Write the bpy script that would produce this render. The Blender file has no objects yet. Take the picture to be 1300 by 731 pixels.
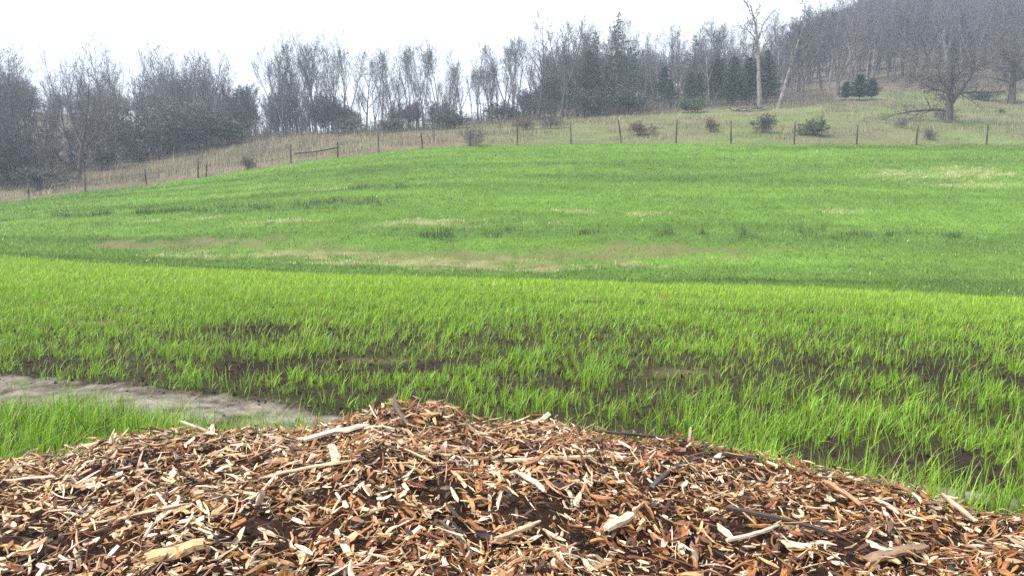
import bpy, math, random
import numpy as np
from mathutils import Vector, Matrix

# ------------------------------------------------------------------ camera, sky, sun, exposure
scene = bpy.context.scene
COL = scene.collection
CAM_Z, FPX, VH = 1.70, 1000.0, 230.0          # eye height, focal length in photo pixels, eye-level row
PITCH = math.atan((365.5 - VH) / FPX)
cam_data = bpy.data.cameras.new('camera')
cam_data.sensor_width = 36.0
cam_data.lens = 36.0 * FPX / 1300.0
cam_data.clip_start, cam_data.clip_end = 0.05, 3000.0
cam = bpy.data.objects.new('camera', cam_data)
cam.location = (0, 0, CAM_Z)
cam.rotation_euler = (math.pi / 2 - PITCH, 0, 0)
COL.objects.link(cam)
scene.camera = cam

SUN_EL, SUN_AZ = math.radians(54), math.radians(-115)     # azimuth from +Y towards +X
world = bpy.data.worlds.new('World'); scene.world = world; world.use_nodes = True
wn = world.node_tree; wn.nodes.clear()
w_out = wn.nodes.new('ShaderNodeOutputWorld')
w_bg = wn.nodes.new('ShaderNodeBackground')
w_sky = wn.nodes.new('ShaderNodeTexSky'); w_sky.sky_type = 'NISHITA'; w_sky.sun_disc = False
w_sky.sun_elevation = SUN_EL; w_sky.sun_rotation = SUN_AZ
w_sky.air_density = 1.0; w_sky.dust_density = 4.0; w_sky.ozone_density = 1.0
w_mix = wn.nodes.new('ShaderNodeMix'); w_mix.data_type = 'RGBA'
w_mix.inputs['Factor'].default_value = 0.86               # even cloud deck over the blue
w_mix.inputs['B'].default_value = (6.4, 6.55, 6.8, 1)
wn.links.new(w_sky.outputs[0], w_mix.inputs['A'])
wn.links.new(w_mix.outputs['Result'], w_bg.inputs[0])
w_bg.inputs[1].default_value = 0.10
wn.links.new(w_bg.outputs[0], w_out.inputs[0])

sun_data = bpy.data.lights.new('sun', 'SUN'); sun_data.energy = 3.0
sun_data.angle = math.radians(26); sun_data.color = (1.0, 0.96, 0.9)
sun = bpy.data.objects.new('sun', sun_data); COL.objects.link(sun)
sdir = Vector((math.sin(SUN_AZ) * math.cos(SUN_EL), math.cos(SUN_AZ) * math.cos(SUN_EL), math.sin(SUN_EL)))
sun.rotation_euler = sdir.to_track_quat('Z', 'Y').to_euler()
sun.location = (0, 0, 60)

vs = scene.view_settings
scene.display_settings.display_device = 'sRGB'
vs.view_transform = 'Standard'; vs.look = 'None'; vs.exposure = 1.5; vs.gamma = 1.0
vs.use_curve_mapping = False
scene.render.engine = 'CYCLES'
cy = scene.cycles
cy.max_bounces = 6; cy.diffuse_bounces = 3; cy.transmission_bounces = 4; cy.volume_bounces = 0
cy.use_denoising = False; cy.use_adaptive_sampling = False
try: cy.denoiser = 'OPENIMAGEDENOISE'; cy.denoising_prefilter = 'ACCURATE'
except Exception: pass

rng = np.random.default_rng(7)
random.seed(7)

# ------------------------------------------------------------------ helpers
CP, SP = math.cos(PITCH), math.sin(PITCH)
def ray(u, v):
    a = (365.5 - v) / FPX
    return np.array([(u - 650.0) / FPX, CP + SP * a, -SP + CP * a])
def at(u, v, D):                       # point seen at pixel (u, v) at depth D
    r = ray(u, v); return np.array([0, 0, CAM_Z]) + r * (D / r[1])
def proj(x, y, z):                     # world -> photo pixel
    zz = z - CAM_Z
    f = y * CP - zz * SP; up = y * SP + zz * CP
    return 650 + FPX * x / f, 365.5 - FPX * up / f

def hash2(ix, iy, seed):
    n = (ix.astype(np.int64) * 374761393 + iy.astype(np.int64) * 668265263 + seed * 1442695041) & 0x7fffffff
    n = ((n ^ (n >> 13)) * 1274126177) & 0x7fffffff
    return ((n ^ (n >> 16)) & 0xffff) / 65535.0
def vnoise(x, y, seed=0):
    ix, iy = np.floor(x), np.floor(y)
    fx, fy = x - ix, y - iy
    fx = fx * fx * (3 - 2 * fx); fy = fy * fy * (3 - 2 * fy)
    a, b = hash2(ix, iy, seed), hash2(ix + 1, iy, seed)
    c, d = hash2(ix, iy + 1, seed), hash2(ix + 1, iy + 1, seed)
    return (a * (1 - fx) + b * fx) * (1 - fy) + (c * (1 - fx) + d * fx) * fy
def fbm(x, y, seed=0, octs=4):
    s, amp, tot = 0, 1.0, 0
    for o in range(octs):
        s = s + amp * vnoise(x * 2 ** o + 17.3 * o, y * 2 ** o - 9.1 * o, seed + o); tot += amp; amp *= 0.5
    return s / tot
def sstep(a, b, x):
    t = np.clip((x - a) / (b - a), 0, 1); return t * t * (3 - 2 * t)

def build_mesh(name, V, faces, col=None, loc=None, smooth=False):
    """V (n,3); faces: list of int arrays (m,3) / (m,4); col (n,3) per vertex; loc (n,3) grain coordinates"""
    me = bpy.data.meshes.new(name)
    V = np.ascontiguousarray(V, dtype=np.float32)
    faces = [np.asarray(f, dtype=np.int32) for f in faces if len(f)]
    me.vertices.add(len(V)); me.vertices.foreach_set('co', V.ravel())
    loops = np.concatenate([f.ravel() for f in faces])
    tot = np.concatenate([np.full(len(f), f.shape[1], np.int32) for f in faces])
    start = np.concatenate([[0], np.cumsum(tot)[:-1]]).astype(np.int32)
    me.loops.add(len(loops)); me.loops.foreach_set('vertex_index', loops)
    me.polygons.add(len(tot)); me.polygons.foreach_set('loop_start', start)
    try: me.polygons.foreach_set('loop_total', tot)
    except Exception: pass
    me.polygons.foreach_set('use_smooth', np.full(len(tot), smooth, dtype=bool))
    if col is not None:
        a = me.attributes.new('col', 'FLOAT_COLOR', 'POINT')
        c4 = np.ones((len(V), 4), np.float32); c4[:, :3] = col
        a.data.foreach_set('color', c4.ravel())
    if loc is not None:
        a = me.attributes.new('grain', 'FLOAT_VECTOR', 'POINT')
        a.data.foreach_set('vector', np.ascontiguousarray(loc, dtype=np.float32).ravel())
    me.update(calc_edges=True); me.validate(verbose=False)
    return me
def link(name, me, mat=None, parent=None, label=None, cat=None, group=None, kind=None):
    o = bpy.data.objects.new(name, me); COL.objects.link(o)
    if mat is not None and me is not None and not me.materials: me.materials.append(mat)
    if parent is not None: o.parent = parent
    if label: o['label'] = label
    if cat: o['category'] = cat
    if group: o['group'] = group
    if kind: o['kind'] = kind
    return o

# ------------------------------------------------------------------ materials
def new_mat(name):
    m = bpy.data.materials.new(name); m.use_nodes = True
    nt = m.node_tree; nt.nodes.clear()
    out = nt.nodes.new('ShaderNodeOutputMaterial')
    return m, nt, out
def N(nt, t, **kw):
    n = nt.nodes.new(t)
    for k, v in kw.items(): setattr(n, k, v)
    return n
def leaf_mat(name, rough=0.5, trans=0.35, spec=0.3):
    m, nt, out = new_mat(name)
    at_ = N(nt, 'ShaderNodeAttribute', attribute_name='col')
    b = N(nt, 'ShaderNodeBsdfPrincipled'); b.inputs['Roughness'].default_value = rough
    b.inputs['Specular IOR Level'].default_value = spec
    nt.links.new(at_.outputs['Color'], b.inputs['Base Color'])
    t = N(nt, 'ShaderNodeBsdfTranslucent'); nt.links.new(at_.outputs['Color'], t.inputs['Color'])
    mx = N(nt, 'ShaderNodeMixShader'); mx.inputs[0].default_value = trans
    nt.links.new(b.outputs[0], mx.inputs[1]); nt.links.new(t.outputs[0], mx.inputs[2])
    nt.links.new(mx.outputs[0], out.inputs[0])
    return m
def bark_mat(name, c1, c2, scale=3.0, stretch=0.25, bump=0.4):
    m, nt, out = new_mat(name)
    tc = N(nt, 'ShaderNodeTexCoord'); mp = N(nt, 'ShaderNodeMapping'); mp.inputs['Scale'].default_value = (scale, scale, scale * stretch)
    nz = N(nt, 'ShaderNodeTexNoise'); nz.inputs['Scale'].default_value = 2.0; nz.inputs['Detail'].default_value = 6
    nt.links.new(tc.outputs['Object'], mp.inputs[0]); nt.links.new(mp.outputs[0], nz.inputs['Vector'])
    oi = N(nt, 'ShaderNodeObjectInfo')
    cr = N(nt, 'ShaderNodeValToRGB'); cr.color_ramp.elements[0].position = 0.35; cr.color_ramp.elements[1].position = 0.68
    cr.color_ramp.elements[0].color = (*c1, 1); cr.color_ramp.elements[1].color = (*c2, 1)
    nt.links.new(nz.outputs['Fac'], cr.inputs[0])
    hs = N(nt, 'ShaderNodeHueSaturation')
    mr = N(nt, 'ShaderNodeMapRange'); mr.inputs['To Min'].default_value = 0.75; mr.inputs['To Max'].default_value = 1.25
    nt.links.new(oi.outputs['Random'], mr.inputs['Value']); nt.links.new(mr.outputs[0], hs.inputs['Value'])
    nt.links.new(cr.outputs[0], hs.inputs['Color'])
    b = N(nt, 'ShaderNodeBsdfPrincipled'); b.inputs['Roughness'].default_value = 0.9; b.inputs['Specular IOR Level'].default_value = 0.15
    nt.links.new(hs.outputs[0], b.inputs['Base Color'])
    bp = N(nt, 'ShaderNodeBump'); bp.inputs['Strength'].default_value = bump; bp.inputs['Distance'].default_value = 0.03
    nt.links.new(nz.outputs['Fac'], bp.inputs['Height']); nt.links.new(bp.outputs[0], b.inputs['Normal'])
    nt.links.new(b.outputs[0], out.inputs[0])
    return m
def wood_mat(name, use_object_color):
    m, nt, out = new_mat(name)
    if use_object_color:
        src = N(nt, 'ShaderNodeObjectInfo').outputs['Color']
    else:
        src = N(nt, 'ShaderNodeAttribute', attribute_name='col').outputs['Color']
    g = N(nt, 'ShaderNodeAttribute', attribute_name='grain')
    mp = N(nt, 'ShaderNodeMapping'); mp.inputs['Scale'].default_value = (18, 260, 260)
    nt.links.new(g.outputs['Vector'], mp.inputs[0])
    nz = N(nt, 'ShaderNodeTexNoise'); nz.inputs['Scale'].default_value = 1.0; nz.inputs['Detail'].default_value = 3
    nt.links.new(mp.outputs[0], nz.inputs['Vector'])
    mp2 = N(nt, 'ShaderNodeMapping'); mp2.inputs['Scale'].default_value = (30, 60, 60)
    nt.links.new(g.outputs['Vector'], mp2.inputs[0])
    nz2 = N(nt, 'ShaderNodeTexNoise'); nz2.inputs['Scale'].default_value = 1.0; nz2.inputs['Detail'].default_value = 2
    nt.links.new(mp2.outputs[0], nz2.inputs['Vector'])
    ad = N(nt, 'ShaderNodeMath', operation='ADD'); nt.links.new(nz.outputs['Fac'], ad.inputs[0]); nt.links.new(nz2.outputs['Fac'], ad.inputs[1])
    mr = N(nt, 'ShaderNodeMapRange'); mr.inputs['From Min'].default_value = 0.6; mr.inputs['From Max'].default_value = 1.4
    mr.inputs['To Min'].default_value = 0.45; mr.inputs['To Max'].default_value = 1.4
    nt.links.new(ad.outputs[0], mr.inputs['Value'])
    hs = N(nt, 'ShaderNodeHueSaturation'); nt.links.new(src, hs.inputs['Color']); nt.links.new(mr.outputs[0], hs.inputs['Value'])
    b = N(nt, 'ShaderNodeBsdfPrincipled'); b.inputs['Roughness'].default_value = 0.5; b.inputs['Specular IOR Level'].default_value = 0.4
    nt.links.new(hs.outputs[0], b.inputs['Base Color'])
    bp = N(nt, 'ShaderNodeBump'); bp.inputs['Strength'].default_value = 0.5; bp.inputs['Distance'].default_value = 0.002
    nt.links.new(nz.outputs['Fac'], bp.inputs['Height']); nt.links.new(bp.outputs[0], b.inputs['Normal'])
    nt.links.new(b.outputs[0], out.inputs[0])
    return m
def ground_mat(name, bump_scale=9.0, rough=0.95, var=(0.65, 1.35)):
    m, nt, out = new_mat(name)
    a = N(nt, 'ShaderNodeAttribute', attribute_name='col')
    tc = N(nt, 'ShaderNodeTexCoord')
    n1 = N(nt, 'ShaderNodeTexNoise'); n1.inputs['Scale'].default_value = bump_scale; n1.inputs['Detail'].default_value = 8; n1.inputs['Roughness'].default_value = 0.7
    nt.links.new(tc.outputs['Object'], n1.inputs['Vector'])
    mr = N(nt, 'ShaderNodeMapRange'); mr.inputs['From Min'].default_value = 0.3; mr.inputs['From Max'].default_value = 0.7
    mr.inputs['To Min'].default_value = var[0]; mr.inputs['To Max'].default_value = var[1]
    nt.links.new(n1.outputs['Fac'], mr.inputs['Value'])
    hs = N(nt, 'ShaderNodeHueSaturation'); nt.links.new(a.outputs['Color'], hs.inputs['Color']); nt.links.new(mr.outputs[0], hs.inputs['Value'])
    b = N(nt, 'ShaderNodeBsdfPrincipled'); b.inputs['Roughness'].default_value = rough; b.inputs['Specular IOR Level'].default_value = 0.1
    nt.links.new(hs.outputs[0], b.inputs['Base Color'])
    bp = N(nt, 'ShaderNodeBump'); bp.inputs['Strength'].default_value = 0.8; bp.inputs['Distance'].default_value = 0.04
    nt.links.new(n1.outputs['Fac'], bp.inputs['Height']); nt.links.new(bp.outputs[0], b.inputs['Normal'])
    nt.links.new(b.outputs[0], out.inputs[0])
    return m

M_GROUND = ground_mat('field_soil', 16.0, .95, (.5, 1.5))
M_TRACK = ground_mat('track_dirt', 22.0, 0.9, (0.55, 1.35))
M_GRASS = leaf_mat('grass_blade', 0.45, 0.35, 0.35)
M_WEED = leaf_mat('dry_weed', 0.8, 0.2, 0.1)
M_LEAF = leaf_mat('spring_leaf', 0.6, 0.3, 0.2)
M_NEEDLE = leaf_mat('conifer_needle', 0.6, 0.15, 0.2)
M_CHIP = wood_mat('chipped_wood', False)
M_WOODOBJ = wood_mat('split_wood', True)
M_HUMUS = ground_mat('dark_humus', 60.0, 0.95, (0.5, 1.6))
M_BARK_GREY = bark_mat('grey_bark', (0.075, 0.07, 0.07), (0.20, 0.19, 0.185))
M_BARK_BROWN = bark_mat('brown_bark', (0.045, 0.038, 0.035), (0.125, 0.108, 0.1))
M_BARK_PALE = bark_mat('pale_bark', (0.085, 0.078, 0.072), (0.23, 0.205, 0.19), 2.0, 0.5)
M_TWIG_GREY = bark_mat('grey_twigs', (0.058, 0.058, 0.063), (0.115, 0.114, 0.122), 1.0, 1.0, 0.0)
M_TWIG_RED = bark_mat('reddish_twigs', (0.066, 0.057, 0.06), (0.122, 0.106, 0.11), 1.0, 1.0, 0.0)
M_POST = bark_mat('weathered_post', (0.03, 0.024, 0.02), (0.09, 0.07, 0.06), 6.0, 0.2)
M_WIRE = bark_mat('rusty_wire', (0.08, 0.06, 0.05), (0.16, 0.13, 0.11))

# ------------------------------------------------------------------ terrain
ctrl = []
for u in (-500, -150, 150, 450, 650, 850, 1150, 1450, 1800):
    for D in (-12, 0, 3.5, 6.0):
        ctrl.append((((u - 650) / FPX) * (D + 6), D, 0.0))
def cpt(u, v, D):
    p = at(u, v, D); ctrl.append((p[0], D, p[2]))
# column of (v, depth) read from the photo: near terrace, its edge, the dip, the hill, the fence, the wood, the hillside
cols = {
    -500: [(380, 12), (318, 25), (312, 31), (294, 36), (272, 46), (250, 60), (215, 85), (160, 140), (140, 230), (180, 420)],
    0:    [(380, 12), (329, 24), (322, 29), (298, 35), (270, 44), (254, 52), (238, 62), (195, 90), (150, 140), (150, 230), (190, 420)],
    200:  [(380, 12), (341, 23), (331, 29), (296, 35), (262, 43), (233, 54), (200, 74), (180, 95), (158, 135), (165, 230), (200, 420)],
    350:  [(380, 12), (348, 22.5), (335, 29), (292, 35), (250, 43), (210, 57), (174, 84), (172, 100), (185, 140), (205, 240), (215, 420)],
    520:  [(381, 12), (353, 22), (340, 29), (288, 35), (246, 42), (190, 58), (166, 82), (164, 95), (180, 140), (205, 240), (215, 420)],
    700:  [(384, 12), (358, 21.5), (343, 29), (286, 35), (244, 42), (183, 58), (152, 82), (146, 100), (142, 135), (150, 240), (190, 420)],
    900:  [(388, 12), (364, 20.5), (347, 28), (286, 35), (244, 42), (183, 57), (140, 80), (128, 100), (120, 140), (100, 240), (140, 420)],
    1100: [(393, 12), (372, 19.5), (355, 27), (288, 35), (245, 42), (183, 56), (136, 78), (112, 100), (84, 145), (40, 240), (90, 420)],
    1300: [(400, 12), (383, 18.5), (364, 26), (292, 35), (246, 42), (184, 55), (146, 76), (112, 100), (55, 150), (0, 240), (70, 420)],
    1800: [(408, 12), (396, 18), (376, 25), (300, 34), (246, 42), (184, 55), (146, 76), (105, 100), (45, 150), (-10, 240), (60, 420)],
}
for u, lst in cols.items():
    for v, D in lst: cpt(u, v, D)
ctrl = np.array(ctrl)
def pq(x, y): return np.stack([x / (y + 20.0) * 1.6, np.log(y + 20.0) * 1.3], -1)
K = pq(ctrl[:, 0], ctrl[:, 1])
def tps(r2): return 0.5 * r2 * np.log(r2 + 1e-12)
_n = len(K)
A = np.zeros((_n + 3, _n + 3))
A[:_n, :_n] = tps(((K[:, None] - K[None]) ** 2).sum(-1)) + np.eye(_n) * 2e-4
A[:_n, _n] = 1; A[:_n, _n + 1:] = K; A[_n, :_n] = 1; A[_n + 1:, :_n] = K.T
zs = ctrl[:, 2] / (np.maximum(ctrl[:, 1], 0) + 20.0)       # fit the slope seen, so far ground is not overweighted
W = np.linalg.solve(A, np.concatenate([zs, [0, 0, 0]]))
def terrain(x, y):
    x = np.asarray(x, float); y = np.asarray(y, float)
    yy = np.maximum(y, -14)
    q = pq(x, yy).reshape(-1, 2); res = np.empty(len(q))
    for i in range(0, len(q), 40000):
        c = q[i:i + 40000]
        res[i:i + 40000] = tps(((c[:, None] - K[None]) ** 2).sum(-1)) @ W[:_n] + W[_n] + c @ W[_n + 1:]
    z = res.reshape(x.shape) * (np.maximum(yy, 0) + 20.0)
    near = sstep(9, 4, y)
    return z * (1 - near)
def rough(x, y):                                            # fine unevenness
    return (fbm(x * 1.3, y * 1.3, 3) - .5) * .07 + (fbm(x * .25, y * .25, 5) - .5) * .25 * sstep(8, 30, y) \
         + (fbm(x * .05, y * .05, 9) - .5) * 3.0 * sstep(85, 200, y)
# fast lookup grid for terrain: s = x/(y+20), t = log(y+20)
GS = np.linspace(-1.5, 1.5, 331); GT = np.linspace(math.log(6.0), math.log(600.0), 400)
_S, _T = np.meshgrid(GS, GT, indexing='ij')
_Y = np.exp(_T) - 20.0; _X = _S * np.exp(_T)
_Z = terrain(_X, _Y)
def ground(x, y):
    x = np.asarray(x, float); y = np.asarray(y, float)
    t = np.log(np.clip(y + 20.0, 6.01, 599)); s = np.clip(x / np.exp(t), -1.499, 1.499)
    fi = (s - GS[0]) / (GS[1] - GS[0]); fj = (t - GT[0]) / (GT[1] - GT[0])
    i = np.clip(fi.astype(int), 0, len(GS) - 2); j = np.clip(fj.astype(int), 0, len(GT) - 2)
    a, b = fi - i, fj - j
    z = (_Z[i, j] * (1 - a) + _Z[i + 1, j] * a) * (1 - b) + (_Z[i, j + 1] * (1 - a) + _Z[i + 1, j + 1] * a) * b
    return z + rough(x, y)

# --- where things grow, in world metres
EDGE_U = np.array([-600, 0, 112, 190, 255, 373, 432, 483, 538, 597, 657, 787, 924, 1081, 1243, 1400, 2000.])
EDGE_D = np.array([44, 50, 52.5, 53.5, 54.5, 56.5, 57, 57.5, 58, 58, 58, 57.5, 57, 56, 55, 54.5, 52.])
def edge_y(x, y):                                           # depth of the fence line in that direction
    return np.interp(650 + FPX * x / np.maximum(y, 1) , EDGE_U, EDGE_D)
LIP_U = np.array([-600, 0, 200, 350, 520, 700, 900, 1100, 1300, 2000.])
LIP_D = np.array([25.5, 24, 23, 22.5, 22, 21.5, 20.5, 19.5, 18.5, 17.5])
def lip_y(x, y): return np.interp(650 + FPX * x / np.maximum(y, 1), LIP_U, LIP_D)
WOOD_U = np.array([-600, 0, 100, 200, 300, 350, 520, 640, 700, 800, 900, 1000, 1060, 1110, 1200, 1300, 2000.])
WOOD_D = np.array([56, 61, 66, 72, 80, 84, 83, 82, 82, 81, 80, 80, 82, 96, 97, 92, 90.])
def wood_y(x, y): return np.interp(650 + FPX * x / np.maximum(y, 1), WOOD_U, WOOD_D)

def solve_ground(u, v):                                     # ground point seen at a pixel
    r = ray(u, v); D = np.linspace(3.5, 160, 4000); t = D / r[1]
    x, y, z = r[0] * t, D, CAM_Z + r[2] * t
    g = ground(x, y); k = np.argmax(z <= g)
    return np.array([x[k], y[k], g[k]])
# straw, bare and lush patches: pixel centre, half width in px, half depth in metres, kind
PATCH = [('straw', 1190, 222, 105, 1.6), ('straw', 1250, 236, 60, .7), ('straw', 826, 272, 36, .55), ('straw', 590, 283, 110, .7), ('straw', 720, 268, 60, .4),
         ('straw', 370, 281, 60, .5), ('straw', 200, 280, 80, .35), ('straw', 1060, 269, 70, .3), ('straw', 430, 240, 55, .5),
         ('straw', 380, 325, 130, 1.0), ('straw', 520, 334, 160, .9), ('bare', 650, 330, 190, 1.6), ('bare', 250, 310, 170, 1.4), ('bare', 480, 322, 160, .7),
         ('bare', 840, 318, 170, 1.2), ('straw', 250, 326, 90, .5), ('straw', 690, 342, 190, .6),
         ('lush', 380, 262, 150, 1.1), ('lush', 480, 238, 75, .7), ('lush', 640, 297, 200, .8), ('lush', 1000, 300, 280, 1.1), ('lush', 160, 272, 140, .8),
         ('straw', 860, 380, 260, .7), ('straw', 700, 372, 160, .35), ('straw', 110, 411, 75, .28), ('straw', 490, 459, 70, .12), ('straw', 870, 473, 50, .22), ('straw', 1180, 514, 110, .10), ('straw', 1050, 492, 50, .08),
         ('soil', 800, 515, 55, .45), ('soil', 680, 490, 70, .35), ('soil', 590, 462, 60, .4), ('soil', 830, 450, 70, .5), ('soil', 1100, 460, 110, .45), ('soil', 1060, 578, 60, .3),
         ('soil', 390, 468, 90, .4), ('soil', 450, 430, 110, .6), ('soil', 1240, 480, 80, .35), ('soil', 1190, 580, 60, .2), ('soil', 1260, 600, 50, .15), ('soil', 640, 440, 50, .3), ('soil', 300, 420, 120, .4),
         ('soil', 110, 465, 90, .25), ('soil', 270, 500, 150, .16), ('soil', 60, 477, 80, .1), ('soil', 970, 395, 160, .25), ('soil', 770, 385, 120, .2)]
PW = []
for kind, u, v, hw, hd in PATCH:
    p = solve_ground(u, v); kk = 1.3 if kind == 'soil' else 1.0; PW.append((kind, p[0], p[1], kk * hw / FPX * p[1], kk * hd))
def masks(x, y):
    out = {k: np.zeros(np.shape(x)) for k in ('straw', 'bare', 'lush', 'soil')}
    wob = (fbm(x * .9, y * 1.6, 21) - .5) * 1.9
    for kind, px, py, hx, hy in PW:
        d = np.sqrt(((x - px) / hx) ** 2 + ((y - py) / hy) ** 2) + wob
        out[kind] = np.maximum(out[kind], sstep(1.15, .45, d))
    sp = fbm(x * 1.1, y * 3.0, 23)
    out['soil'] = out['soil'] * sstep(.34, .58, fbm(x * 2.6, y * 3.2, 25)); out['bare'] = out['bare'] * sstep(.18, .55, fbm(x * 1.3, y * 4.5, 26, 5))
    far = sstep(15, 24, y); out['straw'] = out['straw'] * (1 - far + far * sstep(.30, .56, sp))
    return out

# the dirt track: runs across from left to right in front of the heap
TR = [solve_ground(u, v) for u, v in ((-250, 478), (0, 498), (130, 508), (260, 523), (400, 541), (600, 560), (900, 590), (1150, 622), (1280, 640), (1500, 670))]
TRX = np.array([p[0] for p in TR]); TRY = np.array([p[1] for p in TR])
def track_d(x, y):
    yc = np.interp(x, TRX, TRY); half = np.interp(x, [-4, -2, 0, 1.8, 2.4, 4], [.54, .37, .22, .08, .10, .2])
    return (np.abs(y - yc) / half) + (fbm(x * 2.2, y * 2.2, 41) - .5) * 1.1

def ground_col(x, y):
    m = masks(x, y); n1 = fbm(x * .7, y * .7, 60)[..., None]; n2 = fbm(x * .12, y * .3, 61)[..., None]
    soil = np.array([.020, .0135, .0095]) * (0.6 + .9 * n1)
    lip = lip_y(x, y); ed = edge_y(x, y); wd = wood_y(x, y)
    near_green = np.array([.105, .165, .022])
    fine = fbm(x * 2.6, y * 1.2, 64)[..., None]
    thick = np.clip(.08 + .8 * sstep(7, 17, y), 0, 1)[..., None]     # seen from further off the crop closes over the soil
    c = soil * (1 - thick) + near_green * thick
    ns = np.clip(m['soil'] * (0.5 + fine[..., 0]), 0, 1)[..., None]
    c = c * (1 - ns) + soil * ns
    hill = np.array([.070, .135, .016]) * (0.75 + .5 * n2) * (0.7 + .6 * fine)
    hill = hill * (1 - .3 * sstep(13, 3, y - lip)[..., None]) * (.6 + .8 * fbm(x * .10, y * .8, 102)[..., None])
    h = sstep(-.8, .8, y - lip)[..., None]
    c = c * (1 - h) + hill * h
    for k, cc in (('bare', (.105, .095, .042)), ('straw', (.26, .23, .11)), ('lush', (.05, .10, .018))):
        a = (m[k] * (.85 if k != 'straw' else .24 + .16 * sstep(14, 22, y)) * np.clip(.35 + 1.2 * fine[..., 0], 0, 1))[..., None]
        c = c * (1 - a) + np.array(cc) * (.7 + .6 * fine) * a
    w = sstep(-.5, .5, y - ed + (fbm(x * .8, y * .8, 70) - .5) * 1.5)[..., None]
    u = (650 + FPX * x / np.maximum(y, 1))[..., None]
    gr = sstep(520, 820, u) * (0.35 + .65 * sstep(.42, .6, fbm(x * .18, y * .25, 72)[..., None]))
    weed = np.array([.105, .09, .055]) * (.7 + .6 * n1) * (1 - gr) + np.array([.105, .13, .045]) * (.75 + .5 * n1) * gr
    c = c * (1 - w) + weed * w
    f = sstep(-2, 4, y - wd)[..., None]
    c = c * (1 - f) + np.array([.10, .078, .058]) * (.6 + .8 * n1) * f
    return c

Sg = np.concatenate([np.linspace(-1.45, -.66, 40)[:-1], np.linspace(-.66, .66, 270), np.linspace(.66, 1.45, 40)[1:]])
Tg = np.concatenate([np.linspace(math.log(6.5), math.log(22), 30)[:-1], np.linspace(math.log(22), math.log(82), 240)[:-1], np.linspace(math.log(82), math.log(560), 110)])
S2, T2 = np.meshgrid(Sg, Tg, indexing='ij')
GY = np.exp(T2) - 20.0; GX = S2 * np.exp(T2); GZ = ground(GX, GY)
ni, nj = GX.shape
idx = np.arange(ni * nj).reshape(ni, nj)
quads = np.stack([idx[:-1, :-1], idx[1:, :-1], idx[1:, 1:], idx[:-1, 1:]], -1).reshape(-1, 4)
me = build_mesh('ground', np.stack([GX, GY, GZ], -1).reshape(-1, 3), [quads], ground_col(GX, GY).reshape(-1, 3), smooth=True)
link('ground', me, M_GROUND, kind='structure')

# dirt track sheet
tx = np.linspace(-6.5, 5.5, 520); tw = np.linspace(-1, 1, 13)
TX, TW = np.meshgrid(tx, tw, indexing='ij')
half = np.interp(TX, [-4, -2, 0, 1.8, 2.4, 4], [.54, .38, .22, .08, .10, .2])
jag = (fbm(TX * 4.0, TW * 0 + 3.3, 44, 5) - .5) * 1.2 * (TW > 0) + (fbm(TX * 4.0, TW * 0 + 8.3, 45, 5) - .5) * 1.2 * (TW < 0)
TY = np.interp(TX, TRX, TRY) + TW * half * (1 + jag)
TZ = ground(TX, TY) + .006 + .012 * (1 - TW ** 2) * fbm(TX * 14, TY * 14, 46)
pale = np.array([.25, .22, .185]); dark = np.array([.045, .034, .026])
k = np.clip(.1 + fbm(TX * 6, TY * 11, 48, 5) * 1.9 - .5 - .7 * np.abs(TW) ** 3, 0, 1)[..., None]
idx = np.arange(TX.size).reshape(TX.shape)
quads = np.stack([idx[:-1, :-1], idx[1:, :-1], idx[1:, 1:], idx[:-1, 1:]], -1).reshape(-1, 4)
link('dirt_track', build_mesh('dirt_track', np.stack([TX, TY, TZ], -1).reshape(-1, 3), [quads], (pale * k + dark * (1 - k)).reshape(-1, 3), smooth=True), M_TRACK, kind='structure')

# ------------------------------------------------------------------ grass
def blades(P, H, Wd, lean, az, col, segs, curl=1.0):
    """one grass blade at each point: segs 1..3; returns V, faces, colours"""
    n = len(P)
    ts = {1: [0, 1], 2: [0, .55, 1], 3: [0, .38, .72, 1]}[segs]
    wv = {1: [1, 0], 2: [1, .8, 0], 3: [.8, 1, .7, 0]}[segs]
    dx, dy = np.cos(az), np.sin(az)
    sx, sy = -np.sin(az + lean * .7), np.cos(az + lean * .7)
    V, C = [], []
    for t, w in zip(ts, wv):
        off = lean * H * t ** (1.6 * curl); z = H * (t - .30 * np.minimum(lean, 1.2) * t ** 2.4)
        cx, cy_, cz = P[:, 0] + dx * off, P[:, 1] + dy * off, P[:, 2] + z
        shade = 1.0
        if w > 0:
            V += [np.stack([cx - sx * Wd * w * .5, cy_ - sy * Wd * w * .5, cz], -1), np.stack([cx + sx * Wd * w * .5, cy_ + sy * Wd * w * .5, cz], -1)]
            C += [col * shade] * 2
        else:
            V.append(np.stack([cx, cy_, cz], -1)); C.append(col)
    m = len(V)
    V = np.stack(V, 1).reshape(-1, 3); C = np.stack(C, 1).reshape(-1, 3)
    b = (np.arange(n) * m)[:, None]
    q = [b + np.array([2 * k, 2 * k + 1, 2 * k + 3, 2 * k + 2]) for k in range(segs - 1)]
    tri = b + np.array([m - 3, m - 2, m - 1])
    return V, ([np.concatenate(q)] if q else []) + [tri], C
def scatter(n, d0, d1, smax=.74):
    """points spread evenly over the wedge of ground the camera faces"""
    d = np.sqrt(rng.uniform(d0 ** 2, d1 ** 2, n)); s = rng.uniform(-smax, smax, n)
    return s * (d + .8), d
def heap_foot(x, y):                                        # 1 where the wood chip heap stands
    return sstep(1.15, .95, np.sqrt((x / 3.3) ** 2 + ((y - 2.2) / 1.75) ** 2))

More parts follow.
